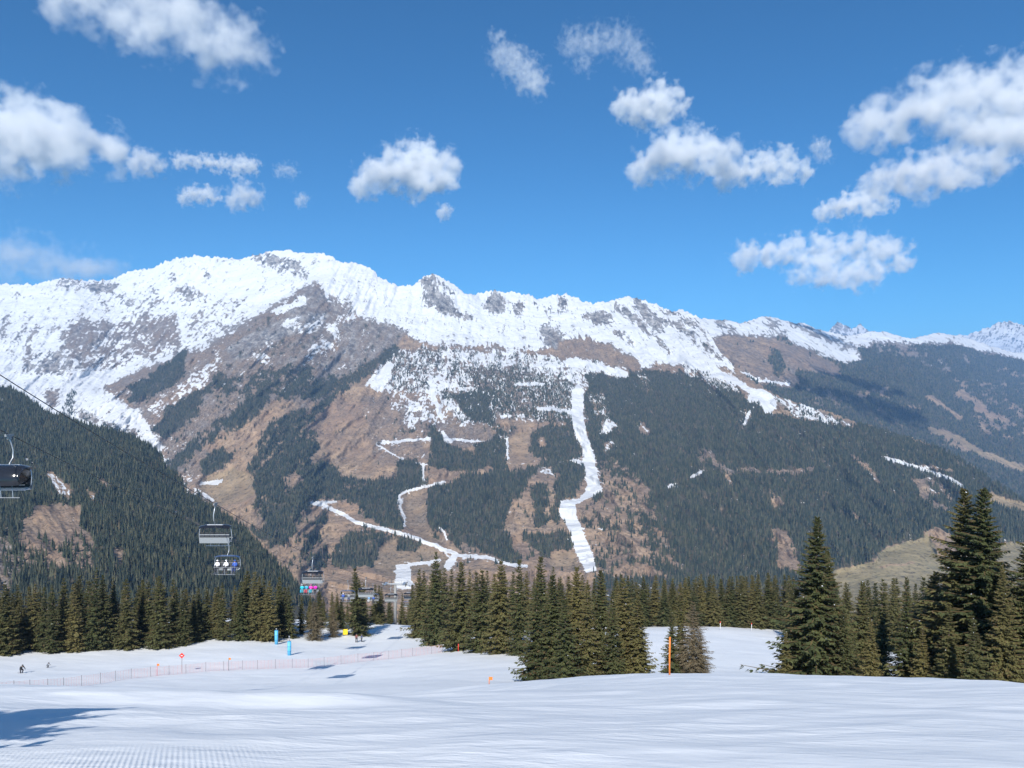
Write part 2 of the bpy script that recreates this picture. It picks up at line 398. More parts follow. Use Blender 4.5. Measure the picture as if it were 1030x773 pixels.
def forest_mesh(name, P, H, W, sides, tiers, material, seed=3):
    """many small conifers of stacked ragged cones in one mesh (a far wood)"""
    rng = np.random.default_rng(seed); n = len(P); Vs = []; Fs = []; rnd = rng.random(n)
    lean = rng.normal(0, .02, (n, 2)); off = 0
    vt = []; ft = []; base = 0
    per = tiers * (sides + 1)
    V = np.zeros((n, per, 3), np.float32)
    th0 = rng.random(n) * 6.28
    for t in range(tiers):
        zb = .04 + .80 * t / tiers; zt = min(1.0, zb + 1.25 / tiers if t < tiers - 1 else 1.0); rad = (1 - .86 * t / tiers)
        for k in range(sides):
            ang = th0 + 2 * math.pi * (k + .5 * t) / sides
            rr = W * rad * rng.uniform(.62, 1.25, n)
            zz = H * (zb + rng.uniform(-.05, .05, n))
            V[:, t * (sides + 1) + k] = np.stack([np.cos(ang) * rr, np.sin(ang) * rr, zz], -1)
        V[:, t * (sides + 1) + sides] = np.stack([lean[:, 0] * H, lean[:, 1] * H, H * zt], -1)
        b = t * (sides + 1)
        for k in range(sides): ft.append((b + k, b + (k + 1) % sides, b + sides))
    V += P[:, None, :]
    V[:, :, 2] -= .6
    ft = np.array(ft); Fc = (ft[None] + (np.arange(n) * per)[:, None, None]).reshape(-1, 3)
    me = np_mesh(name, V.reshape(-1, 3), Fc, [material], False, {'rnd': np.repeat(rnd, per), 'tint': np.repeat((rng.random(n) > .97) * 1.0 * .95, per)})
    return me
WOODM = foliage_mat('far_spruce', (.010, .019, .016), (.030, .044, .028), (.10, .10, .06), objrand=False, nscale=.02)
p, l = 'p', 'l'
# ---- the snowy main massif across the valley
ridge3 = [(-260,292),(-120,280),(0,285),(33,286.6),(54,281),(64,280),(87,282),(103,282),(116,280),(132,272),(149,271),(165,264),(175,260),(200,257.5),(219,258.5),(241,261),(256,256.5),(268,254),(283,251),(303,254),(324,255),(332,257),(344,264),(363,265),(375,272),(384,280),(394,285),(400,287),(417,286.6),(427,278),(436,275),(443,278.5),(456,285.6),(468,295),(478,296.3),(485,295),(497,292),(509,294),(516,293),(536,299),(545,300),(561,296),(571,296),(586,303),(600,305),(617,302),(632,298),(646,301),(670,311),(680,313),(687,311.5),(701,318),(712,333),(724,353),(740,370),(760,385),(775,394),(800,405),(833,414),(856,423),(889,432),(934,446),(956,456),(979,469),(1005,488),(1030,503),(1120,545),(1200,570)]
ctrl3 = [(-200,290,7.2),(0,285,7.0),(60,280,7.0),(120,278,7.0),(160,268,6.8),(200,258,6.6),(250,262,6.5),(320,252,6.4),(380,278,6.1),(436,277,6.0),(500,293,6.0),(560,297,6.0),(625,299,5.9),(690,316,5.6),
 (-200,430,4.6),(0,400,4.7),(100,430,4.3),(170,470,3.9),(0,345,5.8),(100,340,5.7),(200,330,5.6),(220,300,6.0),(150,380,4.9),
 (316,300,5.6),(250,345,4.95),(200,375,4.6),(400,335,5.2),(500,340,5.3),(600,340,5.2),(400,400,4.3),(400,480,3.4),(300,400,4.25),(300,480,3.4),(200,440,4.05),(200,490,3.55),(230,520,3.2),(280,575,2.7),
 (400,575,2.55),(500,575,2.5),(600,575,2.45),(500,480,3.25),(500,400,4.2),(600,480,3.2),(600,400,4.15),(700,400,3.95),(715,360,4.5),(760,392,3.9),(833,420,3.6),(900,455,3.3),(960,480,3.1),(1030,512,2.9),
 (700,480,3.0),(700,575,2.35),(800,500,2.85),(800,575,2.25),(900,520,2.65),(900,580,2.1),(1030,600,2.0),(0,640,2.2),(400,640,2.05),(700,640,1.95),(1030,640,1.8),(1200,600,2.0),(1200,640,1.8),(-200,640,2.4)]
base3 = dict(S=.03, R=.25, T=.06, M=0)
ops3 = [
 (p,[(-300,230),(300,240),(316,290),(260,318),(215,345),(170,362),(110,385),(103,393),(140,412),(165,432),(195,455),(200,500),(185,520),(-300,440)],dict(S=.94,R=.8,T=0),5),
 (p,[(100,292),(240,300),(265,315),(215,345),(160,368),(60,380),(20,360),(60,330)],dict(S=.85,R=.75)),
 (p,[(0,310),(60,320),(70,375),(20,385),(0,350)],dict(S=.89,R=.8)),
 (p,[(62,335),(85,320),(110,326),(150,320),(176,320),(184,348),(150,358),(120,368),(90,372),(66,360)],dict(S=.50,R=.62)),
 (p,[(146,322),(170,322),(176,346),(152,345)],dict(S=.30,R=.55)),
 (p,[(70,326),(92,328),(95,340),(74,344)],dict(S=.34,R=.6)),
 (p,[(28,356),(70,352),(74,372),(60,378),(30,376)],dict(S=.55,R=.9)),
 (p,[(86,285),(100,284),(120,285),(108,294),(92,294)],dict(S=.22,R=.95),3),
 (p,[(52,280),(90,281),(80,291),(56,290)],dict(S=.6,R=.9),2),
 (p,[(172,290),(190,288),(205,298),(190,302)],dict(S=.45,R=.85)),
 (p,[(203,274),(214,275),(210,280)],dict(S=.2,R=1),1),
 (l,[(0,335),(8,316)],dict(w=3.5,S=.15,R=.8),2),(l,[(12,356),(24,330)],dict(w=2.6,S=.15,R=.8),2),(l,[(27,374),(28,345),(38,328)],dict(w=3.5,S=.2,R=.7),2),(l,[(52,372),(60,352)],dict(w=3,S=.2,R=.8),2),(l,[(62,352),(84,324)],dict(w=3,S=.3,R=.8),2),(l,[(136,326),(160,302)],dict(w=2.5,S=.3,R=.8),3),
 (l,[(205,340),(240,305)],dict(w=2.5,S=.3,R=.8),3),(l,[(222,335),(250,315)],dict(w=2,S=.3,R=.8),3),(l,[(190,330),(205,312)],dict(w=3,S=.3,R=.8),3),
 # summit rocks
 (p,[(248,257),(270,255),(290,262),(312,271),(322,284),(300,277),(280,274),(262,264)],dict(S=.45,R=1),3),
 (p,[(306,269),(322,275),(320,286),(309,282)],dict(S=.08,R=1),2),
 (p,[(345,266),(375,272),(379,283),(355,281)],dict(S=.62,R=1),3),
 (l,[(268,257),(290,266)],dict(w=3.0,S=0.40,R=.95),2),
 (l,[(300,256),(322,258)],dict(w=1.8,S=0.30,R=.95),2),
 (l,[(330,262),(340,268)],dict(w=2.0,S=0.40,R=.95),2),
 (l,[(350,272),(360,276)],dict(w=2.0,S=0.40,R=.95),2),
 (l,[(385,284),(396,289)],dict(w=1.6,S=0.50,R=.95),2),
 (l,[(405,300),(418,308)],dict(w=1.6,S=0.40,R=.95),2),
 (l,[(474,300),(486,304)],dict(w=1.8,S=0.30,R=.95),2),
 (l,[(520,318),(536,322)],dict(w=2.0,S=0.40,R=.95),2),
 (l,[(532,329),(546,334)],dict(w=2.0,S=0.40,R=.95),2),
 (l,[(430,318),(442,323)],dict(w=1.6,S=0.40,R=.95),2),
 (l,[(574,302),(588,308)],dict(w=2.0,S=0.40,R=.95),2),
 (l,[(608,306),(616,312)],dict(w=2.5,S=0.30,R=.95),2),
 (l,[(470,336),(482,340)],dict(w=2.0,S=0.30,R=.95),2),
 (l,[(500,330),(512,334)],dict(w=2.0,S=0.30,R=.95),2),
 (l,[(345,290),(352,300)],dict(w=2.0,S=0.40,R=.95),2),
 (l,[(10,292),(26,300)],dict(w=1.8,S=0.50,R=.95),2),
 (l,[(100,300),(112,310)],dict(w=1.8,S=0.40,R=.95),2),
 (l,[(120,298),(132,306)],dict(w=2.0,S=0.40,R=.95),2),
 (l,[(168,276),(178,282)],dict(w=2.0,S=0.50,R=.95),2),
 (l,[(150,284),(158,296)],dict(w=2.5,S=0.40,R=.95),2),
 # valley head debris
 (p,[(40,392),(60,392),(56,412),(46,402)],dict(S=.2,R=.6)),
 (p,[(160,455),(195,448),(205,470),(210,505),(185,520),(165,480)],dict(S=.5,R=.4,T=.25)),
 (p,[(66,395),(74,392),(74,420),(60,425)],dict(T=.8)),(l,[(80,415),(110,432),(135,436)],dict(w=10,S=.5,T=.35)),
 # snowy high shelf in the middle
 (p,[(296,235),(706,235),(706,300),(724,345),(738,372),(700,374),(660,364),(640,380),(600,366),(560,352),(500,348),(430,347),(400,334),(362,320),(345,305),(326,290),(312,284)],dict(S=.955,R=.85,T=0)),
 (p,[(420,318),(560,322),(600,345),(540,352),(430,346)],dict(S=.93)),
 # brown spur and its faces
 (p,[(312,286),(325,290),(336,300),(352,305),(355,316),(345,325),(332,355),(335,400),(300,420),(230,470),(195,480),(175,470),(160,440),(145,420),(128,400),(105,392),(150,370),(215,345),(265,315)],dict(S=.14,R=.52,T=.13)),
 (p,[(312,288),(326,290),(330,304),(312,312),(285,318),(300,302)],dict(S=.10,R=.75,T=0)),
 (p,[(228,352),(262,330),(300,315),(330,315),(322,330),(290,338),(255,352),(235,368)],dict(S=.16,R=.85,T=.10)),  # shadow band along the spur's edge, painted in as darker grey cover
 (p,[(330,296),(352,303),(356,312),(342,320),(330,312)],dict(S=.45,R=.7)),
 (l,[(280,312),(306,302)],dict(w=5,S=.85)),(l,[(326,286),(330,300)],dict(w=3,S=.9),2),
 (p,[(283,322),(300,318),(298,330),(286,331)],dict(S=.85),2),(p,[(294,328),(326,315),(328,325),(310,338),(296,338)],dict(S=.62),3),
 (p,[(248,356),(264,352),(272,358),(270,368),(258,364)],dict(S=.72),3),(p,[(262,340),(278,344),(274,352),(264,350)],dict(S=.6),3),
 (p,[(325,332),(342,318),(356,316),(358,324),(348,335),(341,350),(334,337)],dict(S=.93,T=0),3),(p,[(308,347),(322,336),(340,345),(335,360),(318,356),(308,368),(300,362)],dict(S=.72,T=.03),3),
 (p,[(340,326),(360,321),(400,329),(410,336),(392,352),(370,366),(345,380),(315,390),(325,360),(340,350)],dict(S=.16,R=.68,T=.12)),
 (l,[(362,332),(372,340),(366,350)],dict(w=3,S=.7),3),(l,[(340,312),(300,358),(270,378)],dict(w=5,S=.05,R=.7),3),
 (p,[(105,392),(150,372),(215,346),(240,336),(235,345),(190,372),(150,385),(125,400)],dict(S=.25,R=.5,T=0)),
 (p,[(146,410),(190,380),(215,360),(222,352),(224,364),(205,390),(178,420),(165,436)],dict(S=.62,R=.45,T=0)),
 # rocks in the high shelf
 (p,[(424,279),(436,275),(441,292),(455,301),(456,316),(444,316),(434,306),(429,313),(425,300)],dict(S=.18,R=1),2.5),
 (p,[(440,280),(464,296),(462,300),(446,293)],dict(S=.7,R=1),2),
 (l,[(456,314),(476,321)],dict(w=4,S=.2,R=.9),2),(p,[(497,293),(506,302),(508,312),(495,316),(484,312),(490,302)],dict(S=.10,R=1),2.5),(p,[(516,306),(528,305),(525,316),(516,316)],dict(S=.15,R=1),2.5),
 (l,[(500,294),(510,304)],dict(w=3,S=.3,R=1),2),(p,[(564,297),(568,297),(568,310),(561,314)],dict(S=.25,R=1),2),(l,[(535,303),(550,313),(562,315)],dict(w=4,S=.45,R=1),2),
 (p,[(544,334),(553,321),(560,332),(570,344),(566,352),(548,346)],dict(S=.05,R=.95),3),(p,[(586,318),(600,313),(612,318),(614,328),(600,326)],dict(S=.06,R=.9),3),
 (p,[(562,345),(590,340),(618,350),(642,362),(646,374),(622,372),(580,362),(560,356)],dict(S=.08,R=.38),3),
 (p,[(486,350),(530,352),(540,360),(500,362)],dict(S=.4,R=.6,T=.1)),
 (l,[(618,304),(634,318),(650,332)],dict(w=5,S=.25,R=1),3),(l,[(640,303),(652,318),(664,330)],dict(w=9,S=.12,R=1),3),(l,[(655,317),(680,328),(700,336)],dict(w=5,S=.2,R=.95),3),(l,[(648,328),(660,342),(674,356)],dict(w=3,S=.15,R=.8),2),(l,[(668,312),(692,322),(712,336)],dict(w=4,S=.25,R=.9),3),
 (p,[(612,325),(632,338),(640,350),(618,338)],dict(S=.4,R=.85)),(p,[(690,340),(712,345),(730,362),(706,352)],dict(S=.45,R=.8,T=.25)),
 # sparse trees on snow
 (p,[(380,352),(440,350),(520,354),(600,362),(640,382),(610,400),(590,425),(520,425),(470,430),(400,420),(372,400)],dict(S=.82,R=.5,T=.33)),
 (p,[(395,354),(440,352),(462,372),(455,388),(400,392),(385,378)],dict(S=.7,T=.55)),(p,[(468,370),(560,375),(578,390),(574,425),(535,422),(500,415),(480,405)],dict(S=.5,T=.72)),(p,[(452,395),(490,396),(496,425),(480,428),(462,410)],dict(S=.3,T=.92)),
 (p,[(430,372),(470,376),(462,392),(430,392)],dict(S=.8,T=.25)),(p,[(585,375),(640,378),(640,400),(600,400)],dict(S=.3,T=.8)),
 (p,[(380,392),(440,396),(462,425),(498,430),(490,442),(430,446),(385,452),(375,425)],dict(S=.52,R=.4,T=.10)),(p,[(380,408),(425,400),(440,422),(400,432)],dict(S=.7,R=.5,T=.08)),
 (l,[(433,385),(436,400),(444,420)],dict(w=4,S=.95,T=0),2),(l,[(540,410),(575,414)],dict(w=3,S=.9,T=0),2),(l,[(520,386),(545,388)],dict(w=3,S=.9,T=0),2),
 # brown meadows of the middle
 (p,[(310,412),(345,393),(366,388),(384,396),(385,430),(430,440),(442,470),(395,472),(378,482),(345,484),(322,472),(304,440)],dict(S=.02,R=.22,T=.02)),
 (p,[(362,400),(386,398),(420,440),(436,468),(380,470),(372,440)],dict(S=.16,R=.45,T=.10)),
 (p,[(420,426),(488,428),(500,440),(470,450),(430,448)],dict(S=.12,R=.5,T=.04)),
 (l,[(384,446),(430,442),(486,444)],dict(w=2.2,S=.97,T=0),1.5),(l,[(445,436),(450,442)],dict(w=4,S=1,T=0),1),(l,[(378,447),(408,464),(430,468)],dict(w=1.1,S=.9,T=0),1),
 (p,[(200,446),(240,425),(285,400),(300,410),(262,440),(240,470),(225,470)],dict(S=.01,R=.2,T=.05)),
 # woods on the spur
 (p,[(126,402),(132,386),(150,380),(186,350),(188,376),(172,388),(150,406)],dict(T=.88,S=.05)),(p,[(150,434),(170,408),(200,392),(222,374),(232,384),(208,402),(190,426),(168,440)],dict(T=.9,S=.03)),
 (p,[(166,472),(190,446),(215,425),(250,402),(276,388),(272,404),(240,428),(215,444),(190,458),(172,478)],dict(T=.93,S=.01)),(p,[(240,424),(262,414),(250,426),(210,452),(200,462)],dict(T=.6)),
 (p,[(293,398),(320,380),(352,376),(396,345),(404,352),(385,368),(345,392),(320,402)],dict(T=.85,S=.05)),(l,[(312,420),(330,404),(346,388)],dict(w=8,T=.85,S=0)),
 (p,[(215,390),(250,372),(300,365),(300,390),(270,395),(235,402)],dict(T=.55,S=.14,R=.5)),(p,[(262,395),(290,380),(310,365),(318,380),(300,395),(280,405)],dict(T=.7)),
 (p,[(262,445),(272,425),(300,408),(316,430),(322,452),(305,470),(265,490),(250,472)],dict(T=.68,R=.35)),
 (p,[(250,478),(275,462),(310,466),(335,468),(346,482),(402,480),(402,512),(375,508),(330,503),(315,503),(300,518),(290,545),(278,552),(264,545),(248,530),(256,500)],dict(T=.86,S=.01,R=.4)),
 (p,[(252,522),(262,518),(266,528),(258,534)],dict(T=0,S=0)),(p,[(282,480),(300,476),(306,488),(290,492)],dict(T=.1,S=0)),
 (p,[(200,462),(228,450),(234,462),(212,480),(200,476)],dict(T=.9)),(p,[(196,440),(225,425),(228,440),(205,452)],dict(T=.55)),
 (p,[(205,482),(235,470),(252,478),(256,498),(238,508),(212,506),(202,494)],dict(S=.02,T=0,R=.18,M=.25)),(l,[(203,487),(222,485)],dict(w=3,S=.95,T=0),2),(l,[(205,497),(214,503)],dict(w=3.5,S=.95,T=0),2),
 (p,[(212,506),(240,508),(262,512),(250,530),(262,548),(300,590),(340,590),(260,600),(215,530)],dict(S=.08,T=.08,R=.3)),
 (p,[(300,516),(316,506),(340,512),(362,528),(385,540),(362,545),(345,565),(360,580),(300,595),(280,570),(266,552),(290,548)],dict(S=.03,R=.32,T=.16)),
 (p,[(334,570),(338,550),(352,534),(366,538),(370,560),(362,568)],dict(T=.93)),(p,[(368,548),(392,540),(390,560),(374,572),(366,570)],dict(T=.85)),(p,[(300,545),(320,520),(332,512),(330,530),(310,555)],dict(T=.5)),(p,[(352,528),(400,538),(402,550),(370,545)],dict(T=.7)),
 # woods of the middle
 (p,[(430,492),(470,478),(530,470),(560,460),(586,462),(590,480),(575,500),(545,482),(530,488),(516,505),(505,525),(512,545),(526,570),(500,568),(480,558),(462,552),(448,540),(430,530)],dict(T=.94,S=.04,R=.4)),
 (p,[(398,462),(425,468),(430,490),(400,497)],dict(T=.92,S=.03)),(p,[(400,500),(406,520),(408,534),(385,532),(350,505),(380,500)],dict(T=.9,S=0)),
 (p,[(433,428),(446,445),(476,458),(480,472),(430,474)],dict(T=.93,S=.05)),(p,[(478,446),(496,438),(511,446),(511,470),(480,472)],dict(T=.88,S=.15)),(p,[(496,425),(512,418),(510,445),(496,442)],dict(T=.7,S=.3,R=.4)),
 (p,[(533,430),(584,426),(587,462),(542,462),(530,452)],dict(T=.93,S=.04)),(p,[(500,420),(520,422),(520,436),(506,436)],dict(T=.2,R=.4,S=.1)),
 (p,[(513,438),(534,434),(531,450),(535,468),(520,471),(508,468),(513,455)],dict(S=.01,T=0,R=.12,M=.1),2),(l,[(511,440),(510,462)],dict(w=2,S=.9,T=0),1.5),
 (p,[(542,441),(548,440),(549,449),(543,450)],dict(T=0,R=.1,S=0),2),
 (p,[(508,528),(522,498),(536,480),(548,474),(562,478),(565,505),(560,515),(566,535),(578,550),(590,575),(528,575),(514,550)],dict(S=.02,T=.12,R=.25)),
 (p,[(536,492),(544,485),(551,490),(550,512),(547,532),(535,530),(537,510)],dict(T=.9)),(p,[(526,540),(560,534),(576,540),(578,550),(556,553),(549,564),(540,553),(527,547)],dict(T=.88)),(p,[(556,485),(570,478),(572,500),(562,528),(555,515)],dict(T=.8)),
 (p,[(540,470),(556,468),(560,478),(545,480)],dict(S=.4,T=.3)),(p,[(552,556),(578,554),(580,572),(554,572)],dict(T=0,R=.12,M=.15,S=0),2),
 (p,[(404,497),(429,490),(430,526),(434,534),(450,548),(420,540),(409,533),(405,515)],dict(S=.02,T=0,R=.35,M=.1),2),
 (p,[(378,556),(395,540),(425,550),(455,562),(455,575),(400,580),(376,575)],dict(S=.02,T=.02,R=.3,M=.15),3),(p,[(398,537),(424,545),(418,556),(400,556)],dict(T=.85)),
 (p,[(432,534),(455,532),(452,544),(436,544)],dict(T=.5,S=.1)),(p,[(462,545),(480,550),(500,565),(470,560)],dict(T=.15,R=.4)),
 # right flank wood
 (p,[(600,378),(648,372),(700,376),(735,384),(750,400),(775,416),(810,424),(860,424),(960,455),(1030,500),(1250,560),(1250,660),(596,660),(596,470),(590,436),(586,400)],dict(T=.90,S=.09,R=.4)),
 (p,[(596,470),(618,462),(640,474),(656,490),(652,515),(672,550),(674,580),(598,580),(590,545),(582,515),(602,500)],dict(T=.26,R=.28,S=.05)),
 (p,[(640,515),(655,500),(672,545),(690,580),(660,580),(650,545)],dict(T=.55,R=.3)),(p,[(598,462),(640,470),(650,485),(610,480)],dict(T=.5,R=.45,S=.1)),
 (l,[(612,372),(640,374),(650,378)],dict(w=4,S=.4,T=.4),2),
 (p,[(600,424),(612,420),(622,430),(606,438)],dict(S=.85,T=.3),3),(p,[(614,440),(618,446),(610,456),(606,452)],dict(S=.9,T=.1),2),(p,[(640,428),(648,424),(656,436),(650,440)],dict(S=.5,T=.1,R=.4),2),(p,[(590,400),(612,392),(612,420),(598,420)],dict(S=.6,T=.6),3),
 (p,[(640,378),(650,376),(655,388),(645,392)],dict(S=.6,T=.5)),(p,[(676,365),(700,366),(735,380),(745,398),(722,392),(700,380)],dict(S=.75,T=.5)),
 (l,[(690,364),(712,371),(730,379),(748,388),(762,397)],dict(w=5,S=.97,T=0),1.5),(p,[(756,392),(768,392),(784,404),(776,414),(771,416),(762,404),(752,405)],dict(S=1,T=0),1.5),
 (p,[(776,396),(800,405),(835,418),(862,428),(835,428),(800,420),(782,408)],dict(S=.75,T=.33,R=.5)),(l,[(754,415),(748,427)],dict(w=3,S=.95,T=0),1.5),
 (l,[(704,462),(714,452),(718,468),(735,473),(760,474),(800,475),(815,472)],dict(w=4.5,T=.05,R=.5,S=.08),3),(l,[(730,478),(736,488)],dict(w=5,T=.1,R=.3),2),(l,[(697,480),(706,474)],dict(w=3,S=.9,T=0),2),(l,[(673,490),(680,488)],dict(w=3,S=.8,T=.1),2),
 (p,[(774,500),(784,497),(789,508),(780,514)],dict(T=.05,R=.3),2),(p,[(775,530),(790,535),(800,552),(808,575),(782,575),(780,548)],dict(T=.08,R=.3,S=.04),3),
 (l,[(858,461),(872,472),(885,488)],dict(w=4,T=.15,R=.4,S=.3),3),(p,[(922,486),(934,480),(956,494),(962,510),(945,516),(926,504)],dict(T=.3,R=.42,S=.1)),(l,[(855,515),(865,525)],dict(w=5,T=.2,R=.4),2),
 (l,[(890,460.5),(925,471),(956,482),(968,489)],dict(w=3.2,S=1,T=0),.8),(l,[(928,468),(958,474)],dict(w=2.2,S=.6,T=0,R=.3),1.5),
 (p,[(838,574),(858,570),(880,566),(884,556),(900,548),(930,541),(932,534),(945,531),(962,545),(990,548),(1030,545),(1100,560),(1100,640),(838,640)],dict(T=0,S=0,R=.12,M=.6),2),
 (p,[(932,533),(950,531),(965,560),(945,560)],dict(M=.05,R=.2),3),(l,[(885,570),(920,566)],dict(w=2,M=.1,R=.1),2),
 (l,[(990,498),(1010,505),(1035,512),(1100,530)],dict(w=9,T=0,S=0,R=.1,M=.3),2),
 # pistes and roads, cleared of trees
 (p,[(390,363),(396,367),(386,391),(377,393),(372,389),(383,374)],dict(S=1,T=0),.8),(l,[(377,378),(368,388)],dict(w=3,S=.9,T=0),1),
 (l,[(572,363),(600,369),(629,377)],dict(w=6.5,S=1,T=0),1.5),
 (p,[(574,392),(585,389),(587,401),(586,419),(590,436),(596,454),(600,474),(604,489),(606,495),(594,501),(579,507),(579,518),(586,534),(596,558),(600,574),(590,576),(584,565),(579,554),(571,530),(562,515),(564,504),(582,502),(589,495),(591,489),(588,473),(586,452),(580,440),(575,425),(575,405)],dict(S=1,T=0),.8),
 (l,[(576,463),(588,466)],dict(w=3,S=1,T=0),.6),
 (l,[(314,506),(324,508),(346,518),(359,526),(375,530),(400,536)],dict(w=3.4,S=1,T=0),.9),(l,[(400,536),(419,542),(439,550),(458,557)],dict(w=3.8,S=1,T=0),.9),(l,[(458,558),(466,559),(491,561),(501,565),(513,568),(530,570)],dict(w=3,S=1,T=0),.7),(l,[(314,506),(338,505)],dict(w=2.2,S=1,T=0),.5),
 (l,[(458,558),(450,570)],dict(w=6,S=1,T=0),.7),(l,[(442,564),(412,568),(400,570)],dict(w=3,S=1,T=0),.7),(p,[(399,568),(412,567),(414,592),(398,592)],dict(S=1,T=0),.7),
 (l,[(447,485),(430,489),(410,494),(400,499)],dict(w=2.4,S=1,T=0),.5),(l,[(401,499),(403,513),(407,521),(407,529)],dict(w=2.6,S=1,T=0),.5),(l,[(425,468),(426,484)],dict(w=2.4,S=1,T=0),.4),(l,[(442,531),(447,536),(449,543)],dict(w=1.8,S=1,T=0),.4),
]
shear3 = [(-200,-.9),(150,-.9),(330,-.95),(430,-.3),(520,.1),(600,.7),(700,1.0),(1200,1.0)]
_, P3, wood, PX, PY = grid_layer('mountain_massif', ridge3, 640, ctrl3, -180, 1180, .95, base3, ops3, shear3, 105, 'massif_cover', 9,
    'snow-capped mountain massif with brown slopes and dark woods across the valley', jag=1.8, calm=((450, 328, 120, 24, .7), (550, 322, 80, 18, .6), (230, 285, 70, 22, .4), (60, 320, 90, 30, .35)), steps=[([(100,391),(150,370),(215,345),(265,315),(316,286)], 420, 7)])
cover = sstep(.2, .55, wood)
inframe = ((PX > -60) & (PX < 1090) & (PY < 592)).astype(float)
Pt, ij = scatter(P3, cover, 74, 5, inframe)
Hh = np.interp(PY[ij], [350, 450, 560], [10, 16, 19]) * RNG.uniform(.65, 1.25, len(Pt))
print('massif trees', len(Pt))
tag(ob('conifer_forest', forest_mesh('conifer_forest', Pt, Hh, Hh * .19, 5, 2, WOODM)), 'dark far-off spruce woods on the mountain across the valley', 'forest', kind='stuff')

# ---- wooded hill on the left
ridge2 = [(-300,330),(-150,360),(-60,380),(0,389),(12,391),(29,401),(47,415),(64,419),(82,425),(97,430),(120,435),(136,440),(148,447),(162,458),(166,469),(181,481),(188,496),(200,504),(212,509),(229,521),(245,532),(264,552),(281,569),(293,583),(320,610),(360,640)]
ctrl2 = [(-300,330,3.2),(0,390,2.6),(64,419,2.3),(160,456,2.1),(200,504,1.85),(293,583,1.4),(0,590,.95),(150,590,1.05),(280,600,1.25),(0,490,1.55),(100,500,1.5),(-300,600,1.0),(-300,480,1.7),(0,670,.75),(300,670,1.0),(180,540,1.4),(60,545,1.2)]
ops2 = [
 (p,[(10,570),(25,520),(50,505),(80,510),(82,530),(95,545),(90,570),(60,575)],dict(T=.22,R=.4,S=.05)),
 (p,[(32,512),(50,508),(78,512),(80,535),(55,540),(28,538)],dict(T=.04,R=.3,S=.04)),(p,[(-40,530),(12,530),(25,560),(0,620),(-60,600)],dict(T=.35,R=.55,S=.08)),
 (p,[(45,475),(55,476),(72,492),(72,503),(60,502),(50,488)],dict(T=.05,S=.75,R=.3),3),(p,[(60,482),(70,488),(70,496)],dict(S=.1,T=0,R=.2),1),(p,[(84,492),(96,496),(98,505),(90,505)],dict(S=.5,T=.05,R=.3),2),
 (p,[(102,480),(112,486),(108,491),(100,487)],dict(S=.7,T=.1),2),(p,[(112,506),(118,508),(116,512)],dict(S=.7,T=.1),2),(l,[(150,507),(176,514),(200,528),(212,532)],dict(w=3,T=.1,S=.3,R=.5),2),
 (p,[(116,555),(124,556),(124,572),(116,570)],dict(T=.1,R=.35),3),(l,[(-20,400),(10,404)],dict(w=3,S=.7,T=.1),2),(l,[(20,460),(32,464)],dict(w=2,S=.8,T=.1),1),
]
_, Q3, wood2, PX2, PY2 = grid_layer('wooded_hill', ridge2, 680, ctrl2, -280, 360, 1.0, dict(S=.02, R=.4, T=.965, M=0), ops2, [(-300,.6),(400,.6)], 28, 'hill_cover', 5,
    'dark wooded hillside falling from the left edge into the valley', jag=.6, anis=2.5, cat='hill')
Pt, ij = scatter(Q3, sstep(.2, .55, wood2), 31, 6, ((PX2 > -70) & (PY2 < 610)).astype(float))
Hh = RNG.uniform(7, 18, len(Pt)) * (1 + .25 * fbm(Pt[:, 0] / 60, Pt[:, 1] / 60, 3, 5)); print('hill trees', len(Pt))
tag(ob('hillside_forest', forest_mesh('hillside_forest', Pt, Hh, Hh * .165, 6, 3, WOODM, 9)), 'dense dark spruce wood covering the left hillside', 'forest', kind='stuff')

